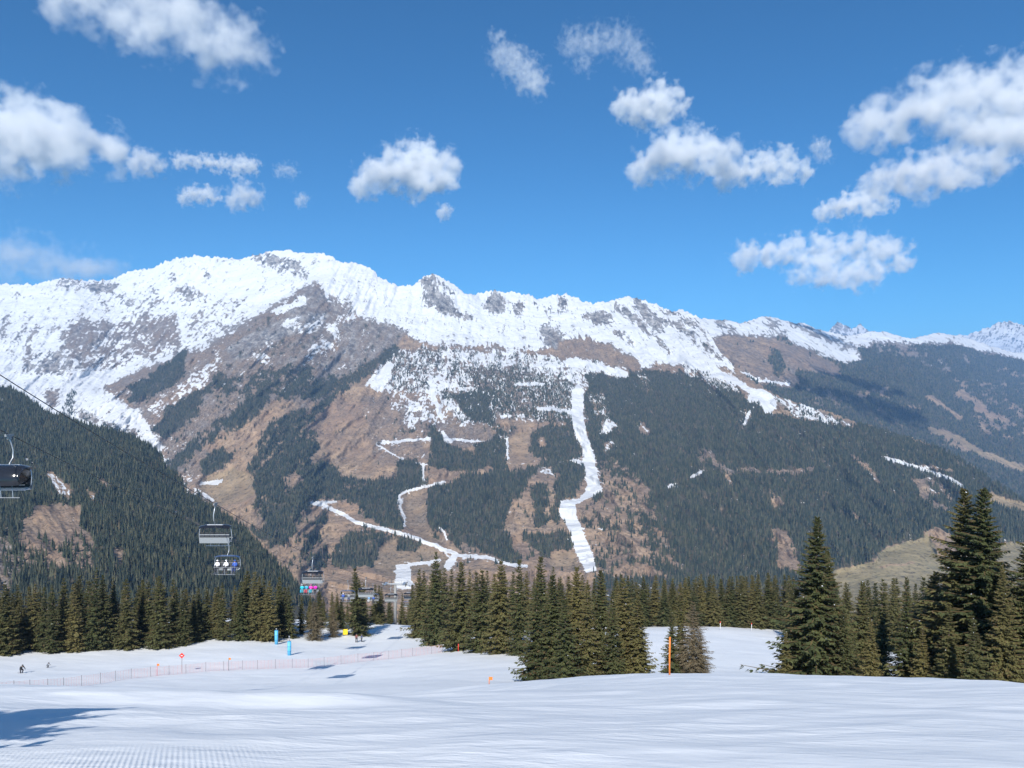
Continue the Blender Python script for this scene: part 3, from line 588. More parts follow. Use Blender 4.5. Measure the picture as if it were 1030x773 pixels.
# ---- range further down the valley on the right
ridge4 = [(560,330),(680,322),(701,320),(734,322.5),(744,325.4),(769,318),(782,320),(800,325.7),(809,325),(822,331),(833,334),(853,338),(876,333.5),(889,333.5),(916,341),(943,334.6),(970,339),(990,346),(1014,353.6),(1030,355),(1120,372),(1250,395)]
ctrl4 = [(560,330,6.3),(700,320,6.8),(770,318,7.8),(850,336,8.8),(940,335,9.8),(1030,355,10.6),(1250,395,11.5),(740,372,5.4),(800,405,5.2),(800,360,6.3),(870,430,5.4),(870,370,7.2),(960,460,5.4),(960,390,7.6),(1030,500,5.0),(1030,430,6.8),(1250,520,5.2),(600,560,4.2),(900,560,4.2),(1200,600,4.2),(680,420,4.6)]
ops4 = [
 (p,[(500,300),(735,318),(800,316),(1260,330),(1260,390),(1030,362),(990,354),(965,347),(940,346),(920,352),(880,352),(862,348),(868,362),(850,366),(822,356),(800,346),(790,338),(770,342),(735,337),(705,342)],dict(S=.93,R=.8,T=0),3),
 (l,[(722,323),(738,332)],dict(w=5,S=.3,R=.9),2),(l,[(800,329),(825,336),(850,352)],dict(w=5,S=.3,R=.9),3),(l,[(845,340),(865,355)],dict(w=5,S=.3,R=.9),3),(p,[(764,322),(784,324),(800,336),(778,336)],dict(S=.6,R=.9),3),
 (p,[(705,342),(735,338),(770,340),(800,347),(822,357),(846,368),(846,380),(822,374),(802,370),(806,386),(790,392),(768,382),(735,367)],dict(S=.04,T=.03,R=.42),3),
 (p,[(775,352),(786,352),(790,376),(780,380)],dict(T=.8),2),(p,[(764,342),(782,346),(774,362),(764,352)],dict(R=.15),2),
 (l,[(744,374),(765,383),(794,387)],dict(w=2.5,S=.85,T=0),1.5),(p,[(800,385),(830,392),(860,400),(858,412),(820,408)],dict(T=.6,R=.5,S=.06)),
 (p,[(872,344),(940,346),(960,368),(950,374),(915,360),(880,356)],dict(S=.16,T=.55,R=.6),3),(p,[(965,356),(985,362),(975,368)],dict(T=.4,R=.6,S=.2),2),
 (p,[(862,392),(895,388),(896,402),(870,402)],dict(T=.35,R=.4,S=.05),3),(p,[(870,406),(888,412),(884,416)],dict(T=.2,R=.3),2),
 (l,[(933,400),(948,408),(966,421)],dict(w=3.5,T=0,R=.2),1.5),(l,[(965,396),(990,409)],dict(w=8,T=.05,R=.28),2),(l,[(984,410),(1010,424)],dict(w=7,T=.05,R=.2),2),(l,[(985,378),(1005,395),(1040,406)],dict(w=6,T=.45,R=.35,S=.1),3),(l,[(1005,372),(1040,382)],dict(w=5,T=.2,R=.4,S=.1),3),
 (l,[(936,432),(962,441),(985,456),(1040,475),(1100,490)],dict(w=6,T=0,R=.15,M=.25),1.5),(l,[(950,444),(970,452)],dict(w=4,T=.1,R=.3),2),(l,[(985,428),(1020,442)],dict(w=3,T=.2,R=.3),2),(l,[(905,405),(925,410)],dict(w=3,T=.3,R=.3),2),
 (p,[(960,380),(1040,385),(1040,440),(1000,440),(980,420)],dict(T=.6,R=.35),3),
 (l,[(933,400),(948,408),(966,421)],dict(w=3.5,T=0,R=.2),1.5),(l,[(965,396),(990,409)],dict(w=7,T=.05,R=.28),2),(l,[(984,410),(1010,424)],dict(w=6,T=.05,R=.2),2),
]
_, S3, wood4, PX4, PY4 = grid_layer('valley_range', ridge4, 560, ctrl4, 560, 1240, 1.0, dict(S=.01, R=.4, T=.93, M=0), ops4, [(500,.9),(1300,.9)], 120, 'range_cover', 20,
    'hazy blue wooded mountain range with a snowy crest on the right', jag=.8)
Pt, ij = scatter(S3, sstep(.2, .55, wood4), 420, 7, ((PX4 > 690) & (PX4 < 1090) & (PY4 < 520)).astype(float))
Hh = RNG.uniform(14, 26, len(Pt)); print('range trees', len(Pt))
tag(ob('distant_forest', forest_mesh('distant_forest', Pt, Hh, Hh * .3, 5, 1, WOODM, 12)), 'hazy distant conifer woods on the right-hand range', 'forest', kind='stuff')

# ---- two far snowy peaks on the horizon
ridge5 = [(815,350),(833,334),(842,324),(850,327),(857,331),(865,325.7),(870,330),(878,338),(895,352)]
grid_layer('far_rock_peak', ridge5, 372, [(815,330,16),(860,325,17),(895,330,16),(815,372,14),(860,372,14),(895,372,14)], 818, 892, .5, dict(S=.55,R=1,T=0,M=0), [], [(800,.5),(900,.5)], 150, 'far_peak_cover', 40,
    'small grey rocky twin peak behind the snowy crest right of centre', jag=1.0)
ridge6 = [(940,352),(960,342),(965,337),(975,336),(990,331),(1001,325.7),(1010,324),(1017,323),(1030,327),(1050,334),(1070,330),(1110,345),(1150,360)]
grid_layer('far_snow_peak', ridge6, 385, [(940,340,19),(1030,325,20),(1150,340,19),(940,385,16),(1030,385,16),(1150,385,16)], 944, 1146, .5, dict(S=.80,R=1,T=0,M=0), [], [(800,-.5),(1200,-.5)], 260, 'far_massif_cover', 45,
    'far pale snowy massif on the horizon at the right edge', jag=1.3)

# ------------------------------------------------------------------ spruces near the piste
def spruce_meshes(name, seed, whorls, nbr, stations, wr, mats, snow=.02, sparse=1.0, top=.9, twig=1.0, bare=0.0, low=.05, droop=.28):
    """unit-height spruce: (trunk mesh, crown mesh); the crown is needle sprays on drooping branches"""
    rng = np.random.default_rng(seed)
    tb = MB(); k = 9; pts = [(.006 * math.sin(i * 1.3 + seed), .006 * math.cos(i * 1.7 + seed), i / (k - 1) * .97 - .03) for i in range(k)]
    tb.tube(pts, [.0155 * (1 - i / (k - 1)) ** .8 + .0012 for i in range(k)], 7)
    br = []                                                    # branches: base z, azimuth, length, rise, droop
    for i in range(whorls):
        t = low + (0.985 - low) * (i + rng.uniform(-.25, .25)) / whorls
        t = min(max(t, low), .985)
        prof = (1 - t) ** top * (1 - .35 * math.exp(-((t - low) / .07) ** 2))
        n = max(3, int(nbr * (.55 + .6 * (1 - t))))
        a0 = rng.uniform(0, 6.28); prof = prof * rng.uniform(.80, 1.14)
        lop, la = rng.uniform(0, .22), rng.uniform(0, 6.28)
        for j in range(n):
            if rng.random() > sparse: continue
            L = wr * prof * rng.uniform(.55, 1.18) * (1 if rng.random() > .07 or t < .2 else 1.28) * (1 + lop * math.cos(a0 + 6.283 * j / n - la) + .12 * math.cos(a0 + 6.283 * j / n - seed)) + .004
            br.append((t + rng.uniform(-.006, .006), a0 + 6.283 * j / n + rng.uniform(-.25, .25), L, np.interp(t, [0, .5, .85, 1], [-.10, .02, .35, 1.2]) + rng.normal(0, .05), droop * (1.15 - t) * rng.uniform(.7, 1.25)))
    b = np.array(br); nb = len(b)
    s = (np.arange(stations) + .5) / stations
    s = s[None] + rng.uniform(-.4, .4, (nb, stations)) / stations
    s = np.clip(s, .06, 1.0)
    ca, sa = np.cos(b[:, 1])[:, None], np.sin(b[:, 1])[:, None]; L = b[:, 2][:, None]
    def pos(ss):
        r = ss * L; z = b[:, 0][:, None] + L * (b[:, 3][:, None] * ss - b[:, 4][:, None] * np.sin(ss * 2.4))
        return np.stack([ca * r, sa * r, z], -1)
    P0 = pos(s); Vs = []; Fs = []; tints = []; base = 0
    mi = []
    unit = wr * twig
    for side in (-1, 1, 0):
        ln = (.30 * (1 - .55 * s) * (.12 + .88 * np.minimum(1, L / wr * 1.15)) * rng.uniform(.6, 1.35, s.shape) * unit) + .003
        if side == 0: ln = ln * .9
        ang = (side * rng.uniform(.55, 1.15, s.shape)) if side else rng.uniform(-.3, .3, s.shape)
        dx = ca * np.cos(ang) - sa * np.sin(ang); dy = sa * np.cos(ang) + ca * np.sin(ang)
        dz = rng.uniform(-.55, .12, s.shape) if side else rng.uniform(-.95, -.1, s.shape)
        d = np.stack([dx, dy, dz], -1); d /= np.linalg.norm(d, axis=-1, keepdims=True)
        up = np.stack([rng.normal(0, .45, s.shape), rng.normal(0, .45, s.shape), np.ones(s.shape)], -1)
        wv = np.cross(d, up); wv /= np.linalg.norm(wv, axis=-1, keepdims=True) + 1e-9
        wd = (ln * rng.uniform(.16, .30, s.shape))[..., None]
        tip = P0 + d * ln[..., None]; mid = P0 + d * (ln * .45)[..., None]
        sag = np.zeros_like(tip); sag[..., 2] = -.10 * ln
        q = np.stack([P0, mid + wv * wd, tip + sag, mid - wv * wd], 2).reshape(-1, 4, 3)
        if bare: q = np.stack([P0, P0 + wv * wd * .34, tip + sag, P0 - wv * wd * .34], 2).reshape(-1, 4, 3)
        Vs.append(q)
        tints.append(np.where(rng.random(len(q)) < .03, 1.0, rng.random(len(q)) * .8))
    # a thin woody spine for each branch
    for j in range(2):
        a, c = pos(np.full((nb, 1), .0 if j == 0 else .5))[:, 0], pos(np.full((nb, 1), .5 if j == 0 else .98))[:, 0]
        wv = np.stack([-sa[:, 0], ca[:, 0], np.zeros(nb)], -1) * (.0032 if j == 0 else .002) * (.4 + L / wr)
        zz = np.array([0, 0, .0025])
        Vs.append(np.stack([a - wv, a + wv, c + wv * .5, c - wv * .5], 1)); tints.append(np.full(nb, 1.0))
        Vs.append(np.stack([a - zz, a + zz, c + zz * .5, c - zz * .5], 1)); tints.append(np.full(nb, 1.0))
    # leader
    V = np.concatenate(Vs); n = len(V); tint = np.repeat(np.concatenate(tints), 4)
    matidx = np.zeros(n)
    ns = int(n * snow)
    if ns:                                                    # clumps of snow left lying on the boughs
        pick = rng.choice(nb, max(1, ns // 5), replace=True)
        st = rng.uniform(.45, .95, len(pick)); Lp = b[pick, 2]
        c = np.stack([np.cos(b[pick, 1]) * st * Lp, np.sin(b[pick, 1]) * st * Lp, b[pick, 0] + Lp * (b[pick, 3] * st - b[pick, 4] * np.sin(st * 2.4)) + .004], -1)
        r = rng.uniform(.0015, .0045, len(pick))[:, None]
        ex = np.stack([np.cos(b[pick, 1]), np.sin(b[pick, 1]), -.35 * np.ones(len(pick))], -1) * r * 1.5; ey = np.stack([-np.sin(b[pick, 1]), np.cos(b[pick, 1]), np.zeros(len(pick))], -1) * r
        V = np.concatenate([V, np.stack([c - ex, c + ey, c + ex, c - ey], 1)]); tint = np.concatenate([tint, np.zeros(4 * len(pick))]); matidx = np.concatenate([matidx, np.ones(len(pick))])
    Fc = np.arange(len(V) * 4).reshape(-1, 4)
    crown = np_mesh(name + '_crown', V.reshape(-1, 3), Fc, mats, False, {'tint': tint}, matidx)
    trunk = tb.mesh(name + '_trunk', mat('bark', (.13, .095, .07), .9, noise=.4, scale=30), True)
    return trunk, crown
SNOWCL = mat('bough_snow', (.82, .85, .9), .6)
NEEDLE = foliage_mat('spruce_needles', (.028, .040, .018), (.092, .102, .040), (.140, .125, .048), nscale=.7)
DRY = foliage_mat('dry_larch_twigs', (.11, .095, .06), (.19, .155, .10), (.15, .13, .08), nscale=.5)
NEAR = [spruce_meshes('tall_spruce', 100 + i, 62, 13, 17, w_, [NEEDLE, SNOWCL], .004, sparse=.80, top=.92, low=.02, twig=.66, droop=.36) for i, w_ in enumerate((.235, .205, .25))]
MID = [spruce_meshes('spruce', 200 + i, 42, 11, 10, w_, [NEEDLE, SNOWCL], .006, sparse=.84, top=t_, low=.015, twig=.8) for i, (w_, t_) in enumerate(((.225, .92), (.20, .84), (.245, .98), (.21, .80), (.185, .90), (.235, 1.05), (.21, .95)))]
LARCH = [spruce_meshes('bare_larch', 300 + i, 38, 12, 12, .24, [DRY], 0, sparse=.85, top=.8, twig=.9, bare=1, droop=.1) for i in range(2)]
def tree(px, ytop, D, protos, label, group=None, cat='spruce', name='spruce_tree', wide=1.0, ybase=None, H=None):
    X = (px - CX) / F * D; zb = ground(X, D) - .12
    h = H if H else max(3.0, zof(ytop, D) - zb)
    t = empty(name, (X, D, zb), random.uniform(0, 6.28), label, cat, group)
    tk, cr = protos[random.randrange(len(protos))]
    k_ = wide * random.uniform(.88, 1.18); t.scale = (h * k_, h * k_, h); t.rotation_euler.x = random.gauss(0, .018); t.rotation_euler.y = random.gauss(0, .018)
    ob('trunk', tk, t); ob('crown', cr, t)
    return t
# right-hand group, one by one
RG = 'tall spruces at the right edge of the piste'
for px, y, D, w_, lab, pr in [
 (968, 488, 60, 1.3, 'tallest spruce of the right group, left one of its twin spires', NEAR), (991, 487, 58, 1.3, 'right one of the twin tallest spruce spires near the right edge', NEAR),
 (1036, 526, 54, 1.3, 'spruce cut by the right edge of the photo with a long branch reaching left', NEAR), (821, 516, 64, 1.08, 'slender pointed spruce standing tall at the left end of the right group', NEAR),
 (837, 551, 67, .95, 'shorter spruce close behind the slender pointed one', NEAR), (803, 590, 66, 1.1, 'low bushy spruce at the foot of the slender pointed one', MID), (790, 634, 63, .95, 'small dark spruce at the left foot of the right group', MID),
 (866, 582, 74, .95, 'mid-height spruce in the gap right of the slender pointed one', MID), (886, 580, 80, .95, 'narrow spruce left of the olive one in the right group', MID), (911, 578, 61, .95, 'olive spruce with pale bare trunk showing, between the slender one and the twin spires', MID),
 (940, 572, 66, 1.2, 'bushy spruce left of the twin spires', NEAR), (953, 606, 56, 1.05, 'low broad spruce in front of the twin spires', MID), (1012, 566, 53, 1.0, 'dark spruce between the twin spires and the right edge', NEAR), (927, 628, 58, 1.1, 'small spruce at the foot of the olive spruce', MID),
 (850, 612, 62, 1.1, 'low spruce in front of the mid-height ones, right of the slender spruce', MID), (876, 622, 60, 1.1, 'low spruce left of the small one at the foot of the olive spruce', MID), (982, 618, 52, 1.15, 'low dark spruce under the twin spires on the right', MID), (1062, 545, 60, 1, 'spruce outside the right edge whose boughs reach into view', NEAR)]:
    tree(px, y, D, pr, lab, RG, wide=w_)
# front cluster in the middle
CG = 'spruces of the middle cluster behind the crest'
for px, y, D, w_, lab in [
 (438, 553, 150, 1.0, 'tall spruce with a thin top at the left end of the middle cluster'), (463, 563, 131, 1.35, 'broad spruce with lowest boughs spread on the snow, front left of the middle cluster'), (484, 572, 124, 1.1, 'spruce just right of the broad one in the middle cluster'),
 (504, 562, 118, 1.0, 'spruce with pointed top above the snowy gap of the middle cluster'), (522, 560, 114, 1.0, 'tall spruce left of the tallest in the middle cluster'), (546, 557, 108, 1.05, 'tallest spruce of the middle cluster'),
 (541, 590, 82, 1.05, 'dark spruce over the blue snow shadow, front of the middle cluster'), (556, 577, 80, 1.1, 'front spruce second from the left in the dense middle cluster'), (578, 567, 82, 1.1, 'front spruce with the highest top in the dense middle cluster'), (592, 585, 79, 1.1, 'front spruce in the middle of the dense cluster'),
 (605, 570, 84, 1.1, 'front spruce right of the highest in the dense middle cluster'), (618, 592, 81, 1.05, 'low front spruce in the right half of the dense middle cluster'), (629, 579, 86, 1.0, 'spruce near the right end of the dense middle cluster'), (643, 598, 84, 1.05, 'last low spruce at the right end of the dense middle cluster'),
 (569, 600, 77, 1.1, 'low spruce at the foot of the dense middle cluster'), (686, 585, 78, 1.0, 'lone spruce right of the orange pole'), (676, 612, 76, .95, 'small spruce directly behind the orange pole')]:
    tree(px, y, D, MID, lab, CG, wide=w_)
tree(698, 604, 75, LARCH, 'bare brownish larch beside the lone spruce at the orange pole', cat='larch', name='bare_larch', wide=1.1)
tree(704, 632, 76, LARCH, 'lower bare larch right of the taller bare one', cat='larch', name='bare_larch', wide=1.2)
tree(316, 603, 163, LARCH, 'pale leafless larch at the foot of the woods below the coloured riders', cat='larch', name='bare_larch', wide=1.3)
tree(335, 607, 168, LARCH, 'pale leafless larch right of the first one under the chairlift', cat='larch', name='bare_larch', wide=1.1)
def belt(xs, tops, Ds, rows, label, group, jx=4, jy=6, drow=9, wide=1.0, back=3):
    for r_ in range(rows):
        for i, px in enumerate(xs):
            D = np.interp(px, *Ds) + r_ * drow + random.uniform(-3, 3)
            if 'tower' in label and 386 < px < 412 and D < 224: continue
            y = np.interp(px, *tops) + random.uniform(-jy, jy) + r_ * back
            tree(px + random.uniform(-jx, jx) + (7 * (r_ % 2)), y, D, MID, (label if r_ == 0 else label.replace('front row', 'back rows')), group, wide=wide * random.uniform(.9, 1.15))
belt(np.arange(-40, 183, 10.5), ([-40, 0, 30, 60, 85, 100, 120, 150, 180], [585, 588, 592, 584, 578, 574, 584, 579, 590]), ([-40, 0, 100, 180], [137, 139, 144, 153]), 2,
     'olive spruce in the front row of the wood left of the chairlift, behind the skiers', 'spruces in the wood behind the left piste')
belt(np.arange(194, 300, 11), ([190, 215, 240, 265, 285, 300], [592, 586, 580, 576, 584, 596]), ([190, 300], [155, 163]), 2,
     'olive spruce in the front row of the wood behind the blue padded posts', 'spruces in the wood behind the blue posts')
belt(np.arange(308, 430, 12), ([305, 325, 345, 361, 380, 400, 420, 430], [600, 594, 600, 574, 590, 596, 588, 575]), ([305, 350, 430], [178, 182, 212]), 2,
     'dark spruce in the front row behind the chairlift tower', 'spruces behind the chairlift tower', jx=3, drow=15)
for px, y in ((392, 598), (404, 596), (413, 592)): tree(px, y, 228, MID, 'dark spruce in the front row behind the chairlift tower', 'spruces behind the chairlift tower')
tree(361, 570, 172, MID, 'round-topped spruce right behind the yellow pad', wide=1.15)
tree(424, 590, 170, MID, 'spruce right of the chairlift tower', wide=1.2)
belt(np.arange(425, 640, 13), ([425, 480, 560, 640], [575, 572, 575, 580]), ([425, 640], [168, 160]), 2,
     'spruce in the front row of the wood behind the middle cluster', 'spruces behind the middle cluster', wide=1.0)
belt(np.arange(640, 800, 9.5), ([640, 680, 720, 760, 800], [583, 580, 579, 579, 578]), ([640, 800], [166, 172]), 3,
     'spruce in the front row of the straight dark treeline behind the flat snow', 'spruces of the straight treeline right of centre', jx=3, jy=4, drow=7, wide=1.05, back=1)
belt(np.arange(800, 1070, 14), ([800, 860, 900, 1070], [580, 582, 580, 585]), ([800, 1070], [150, 140]), 2,
     'spruce in the front row of the treeline seen behind the tall right group', 'spruces of the treeline behind the right group', jx=4, jy=5, wide=1.05)
# the tree whose shadow falls across the lower left corner
t = empty('spruce_tree', (-8.5, 4.6, ground(-8.5, 4.6) - .1), 0, 'low broad young spruce just outside the left edge that shades the snow corner', 'spruce')
t.scale = (11.5, 11.5, 4.6); ob('trunk', NEAR[2][0], t); ob('crown', NEAR[2][1], t)

# ------------------------------------------------------------------ chairlift
STEEL = mat('galvanised_steel', (.52, .54, .56), .42, .7, noise=.15, scale=5)
GREY = mat('grey_steel', (.30, .31, .32), .5, .4, noise=.15, scale=4)
BLACK = mat('black_padding', (.03, .032, .036), .45)
DARKP = mat('dark_backrest', (.055, .06, .068), .3)
SEATG = mat('pale_seat_shell', (.27, .29, .30), .4)
BLUEB = mat('blue_bubble', (.03, .07, .19), .3, spec=.4)
SMOKE = mat('smoked_bubble', (.018, .02, .026), .16, spec=.5)
ROPE = mat('steel_rope', (.06, .062, .066), .6, .5)
CABLE = [(-20, 27), (20, 10.3), (42.8, 1.2), (52.6, -2.6), (75, -10.6), (90, -16.0), (115, -24.4), (130, -28.8), (150, -35), (161, -38.2), (183, -44.6), (205, -49.7), (213, -51.8), (254, -65), (300, -82)]
cyv, czv = zip(*CABLE)
cable = lambda y: float(np.interp(y, cyv, czv)) if True else 0
XA, XB_ = -28.3, -34.2
def smooth_cable(x):
    ys = np.linspace(-20, 300, 81); zs_ = np.interp(ys, cyv, czv); zs_ = np.convolve(np.pad(zs_, 2, 'edge'), np.ones(5) / 5, 'valid'); return [(x, a, c) for a, c in zip(ys, zs_)]
tag(MB().tube(smooth_cable(XA), .028, 6).build('haul_rope', ROPE), 'upper dark haul rope of the chairlift carrying the empty chairs', 'rope', 'haul ropes of the chairlift')
tag(MB().tube(smooth_cable(XB_), .028, 6).build('haul_rope', ROPE), 'lower dark haul rope of the chairlift carrying the occupied chairs', 'rope', 'haul ropes of the chairlift')
def bubble_mesh(w, closed):
    """curved weather shield swept round the side axis"""
    V, Fc = [], []; na, nw = 14, 12
    a0, a1 = (-20, 118) if closed else (74, 132)
    for i in range(na):
        a = R(a0 + (a1 - a0) * i / (na - 1))
        for j in range(nw):
            u = -1 + 2 * j / (nw - 1); bulge = 1 - .16 * abs(u) ** 4
            V.append((u * w / 2 * (1 - .10 * abs(math.cos(a)) ** 2 * (abs(u) > .9)), -.15 - 1.12 * math.cos(a) * bulge, -2.95 + 1.0 * math.sin(a) * bulge))
    for i in range(na - 1):
        for j in range(nw - 1): Fc.append((i * nw + j, i * nw + j + 1, (i + 1) * nw + j + 1, (i + 1) * nw + j))
    if closed:
        for j0 in (0, nw - 1):
            c = len(V); V.append((V[j0][0], -.15, -2.95))
            for i in range(na - 1): Fc.append((c, i * nw + j0, (i + 1) * nw + j0))
    return MB().raw(V, Fc)
def make_chair(closed=False, blue=False):
    """chair hanging from (0,0,0); riders look towards -Y"""
    t = empty('chairlift_chair')
    MB().box((0, 0, .02), (.16, .75, .16)).box((0, 0, -.14), (.12, .34, .22)).build('grip', GREY, t, bevel=.015)
    MB().tube([(0, 0, -.15), (.02, .18, -.5), (.05, .34, -1.0), (.04, .32, -1.5), (0, .12, -1.85), (0, 0, -1.98)], .045, 8).build('hanger', STEEL, t, True)
    MB().box((0, 0, -2.02), (1.55, .22, .14)).build('top_bar', STEEL, t, bevel=.03)
    for s in (-1, 1):
        MB().tube([(s * .7, 0, -2.03), (s * 1.1, 0, -2.05), (s * 1.36, .0, -2.16), (s * 1.5, 0, -2.45), (s * 1.55, -.02, -2.9), (s * 1.54, -.06, -3.3), (s * 1.46, -.12, -3.55), (s * 1.38, -.38, -3.62)], .038, 8).build('side_frame', STEEL, t, True)
        MB().box((s * 1.5, -.28, -3.18), (.06, .5, .06)).build('armrest', BLACK, t, bevel=.012)
    MB().tube([(-1.4, .1, -3.64), (1.4, .1, -3.64)], .04, 8).tube([(-1.4, -.42, -3.64), (1.4, -.42, -3.64)], .035, 8).build('seat_frame', STEEL, t, True)
    for i in range(6):
        x = -1.17 + .468 * i
        MB().box((x, -.18, -3.53), (.45, .56, .11)).build('seat', SEATG, t, bevel=.03)
        MB().box((x, .17, -3.18), (.44, .09, .60), Matrix.Rotation(R(-9), 3, 'X')).build('backrest', DARKP, t, bevel=.03)
        MB().box((x, .24, -2.74), (.34, .08, .20), Matrix.Rotation(R(-9), 3, 'X')).build('headrest', BLACK, t, bevel=.03)
    MB().box((0, .27, -3.42), (2.86, .05, .56), Matrix.Rotation(R(-12), 3, 'X')).build('seat_shell', SEATG, t, bevel=.015)
    MB().tube([(-1.42, .26, -2.88), (1.42, .26, -2.88)], .025, 6).tube([(-1.42, .22, -3.46), (1.42, .22, -3.46)], .022, 6).build('back_rail', STEEL, t)
    MB().tube([(-1.45, -.62, -3.28), (1.45, -.62, -3.28)], .025, 6).build('safety_bar', STEEL, t)
    f = MB().tube([(-1.2, -.75, -4.12), (1.2, -.75, -4.12)], .025, 6)
    for x in (-1.0, -.2, .6): f.tube([(x, -.62, -3.28), (x + .1, -.72, -3.7), (x + .15, -.75, -4.12)], .02, 6)
    f.build('footrest', STEEL, t)
    bubble_mesh(3.0, closed).build('bubble', BLUEB if blue else SMOKE, t, True)
    return t
def dupc(src, loc, label, rz=0):
    c = copy_tree(src); c.location = loc; c.rotation_euler = (0, 0, rz); tag(c, label, 'lift chair', 'chairs of the chairlift'); return c
open_ = make_chair(); closed_ = make_chair(True); blue_ = make_chair(False, True)
closed_.location = (XB_, 52.6, cable(52.6)); tag(closed_, 'chair with its dark glossy bubble closed, cut by the left edge', 'lift chair', 'chairs of the chairlift')
open_.location = (XA, 73.8, cable(73.8)); open_.rotation_euler = (0, 0, R(180)); tag(open_, 'large empty chair, topmost of the pair hanging over the dark wood', 'lift chair', 'chairs of the chairlift')
blue_.location = (XB_, 93, cable(93)); tag(blue_, 'chair with two riders in white and one in blue, right under the large empty chair', 'lift chair', 'chairs of the chairlift')
dupc(open_, (XA, 110, cable(110)), 'empty chair directly above the chair with pink and cyan riders', R(180))
dupc(closed_, (XB_, 131, cable(131)), 'chair holding the riders in pink and cyan', 0)
dupc(open_, (XA, 150, cable(150)), 'empty chair in front of the round-topped spruce', R(180))
dupc(blue_, (XB_, 161, cable(161)), 'bluish chair just left of the one before the round-topped spruce')
dupc(blue_, (XB_, 190, cable(190)), 'occupied chair nearest to the tower on its left')
dupc(open_, (XA, 181, cable(181)), 'empty chair touching the chairlift tower on its left', R(180))
dupc(open_, (XA, 213, cable(213)), 'upper small chair right of the tower', R(180))
dupc(blue_, (XB_, 254, cable(254)), 'lower small chair right of the tower')
for o in [o for o in C.objects if o.name.startswith('bubble') and o.parent and abs(o.parent.location.y - 131) < 1]:
    o.data = bubble_mesh(3.0, False).mesh('bubble_up', SMOKE, True)
# tower
TX, TY = -31.1, 206; tz = ground(TX, TY)
tw = empty('lift_tower', (TX, TY, tz), 0, 'grey steel chairlift tower with crossarm standing in front of the wood', 'lift tower')
th = -49.9 - tz + .3
MB().box((0, 0, .1), (1.5, 1.5, .5)).build('footing', mat('concrete', (.38, .37, .35), .9, noise=.15, scale=6), tw)
MB().tube([(0, 0, .2), (0, 0, th * .5), (0, 0, th - .3)], [.46, .40, .33], 14).build('mast', mat('pale_mast_paint', (.36, .35, .33), .6, .1, noise=.12, scale=2), tw, True)
MB().box((0, 0, th - .1), (6.9, .34, .42)).build('crossarm', STEEL, tw, bevel=.03)
MB().box((0, -.2, th + .75), (3.6, .1, .1)).box((-1.75, -.2, th + .3), (.08, .08, .9)).box((1.75, -.2, th + .3), (.08, .08, .9)).build('service_rail', STEEL, tw)
for s in (-1, 1):
    b_ = MB().box((s * 2.95, 0, th - .28), (.12, 3.6, .2)).build('sheave_beam', GREY, tw, bevel=.02)
    for k in range(6): MB().tube([(s * 2.95 - .09, -1.6 + .64 * k, th - .12), (s * 2.95 + .09, -1.6 + .64 * k, th - .12)], .25, 14).build('sheave', BLACK, b_)
    MB().box((s * 2.45, -.5, th + .15), (.7, 3.4, .06)).build('catwalk', STEEL, tw)
ld = MB().tube([(-.2, -.62, .8), (-.2, -.52, th)], .02, 5).tube([(.2, -.62, .8), (.2, -.52, th)], .02, 5)
for k in range(int(th * 3)): ld.tube([(-.2, -.6, .9 + k / 3.2), (.2, -.6, .9 + k / 3.2)], .014, 4)
ld.build('ladder', STEEL, tw)

# ------------------------------------------------------------------ people
def skin_body(name, J, E, rad, regions, mats):
    """one continuous body grown over a skeleton; the material of a face is that of the nearest bone"""
    me = bpy.data.meshes.new(name); me.from_pydata(J, E, []); me.update()
    o = bpy.data.objects.new(name + '_tmp', me); C.objects.link(o)
    m = o.modifiers.new('s', 'SKIN'); m.use_smooth_shade = True; o.modifiers.new('d', 'SUBSURF').levels = 2
    for i, r_ in enumerate(rad): me.skin_vertices[0].data[i].radius = (r_, r_) if not isinstance(r_, tuple) else r_
    me.skin_vertices[0].data[0].use_root = True
    dg = bpy.context.evaluated_depsgraph_get(); dg.update(); new = bpy.data.meshes.new_from_object(o.evaluated_get(dg))
    bpy.data.objects.remove(o)
    new.name = name; new.materials.clear()
    for m_ in mats: new.materials.append(m_)
    JJ = [Vector(j) for j in J]
    for p_ in new.polygons:
        c = p_.center; best = 1e9
        for e, rg in zip(E, regions):
            a, b2 = JJ[e[0]], JJ[e[1]]; d = b2 - a; tt = max(0, min(1, (c - a).dot(d) / max(d.dot(d), 1e-9))); dist = (c - a - d * tt).length
            if dist < best: best = dist; p_.material_index = rg
        p_.use_smooth = True
    return new
def clothes(n, c, rough=.7): return mat(n, c, rough, noise=.12, scale=14)
SKIN = mat('skin', (.55, .36, .27), .55); BOOT = mat('ski_boot', (.05, .05, .055), .35); GLOVE = mat('glove', (.03, .03, .03), .7); LENS = mat('goggle_lens', (.02, .03, .05), .08, spec=1)
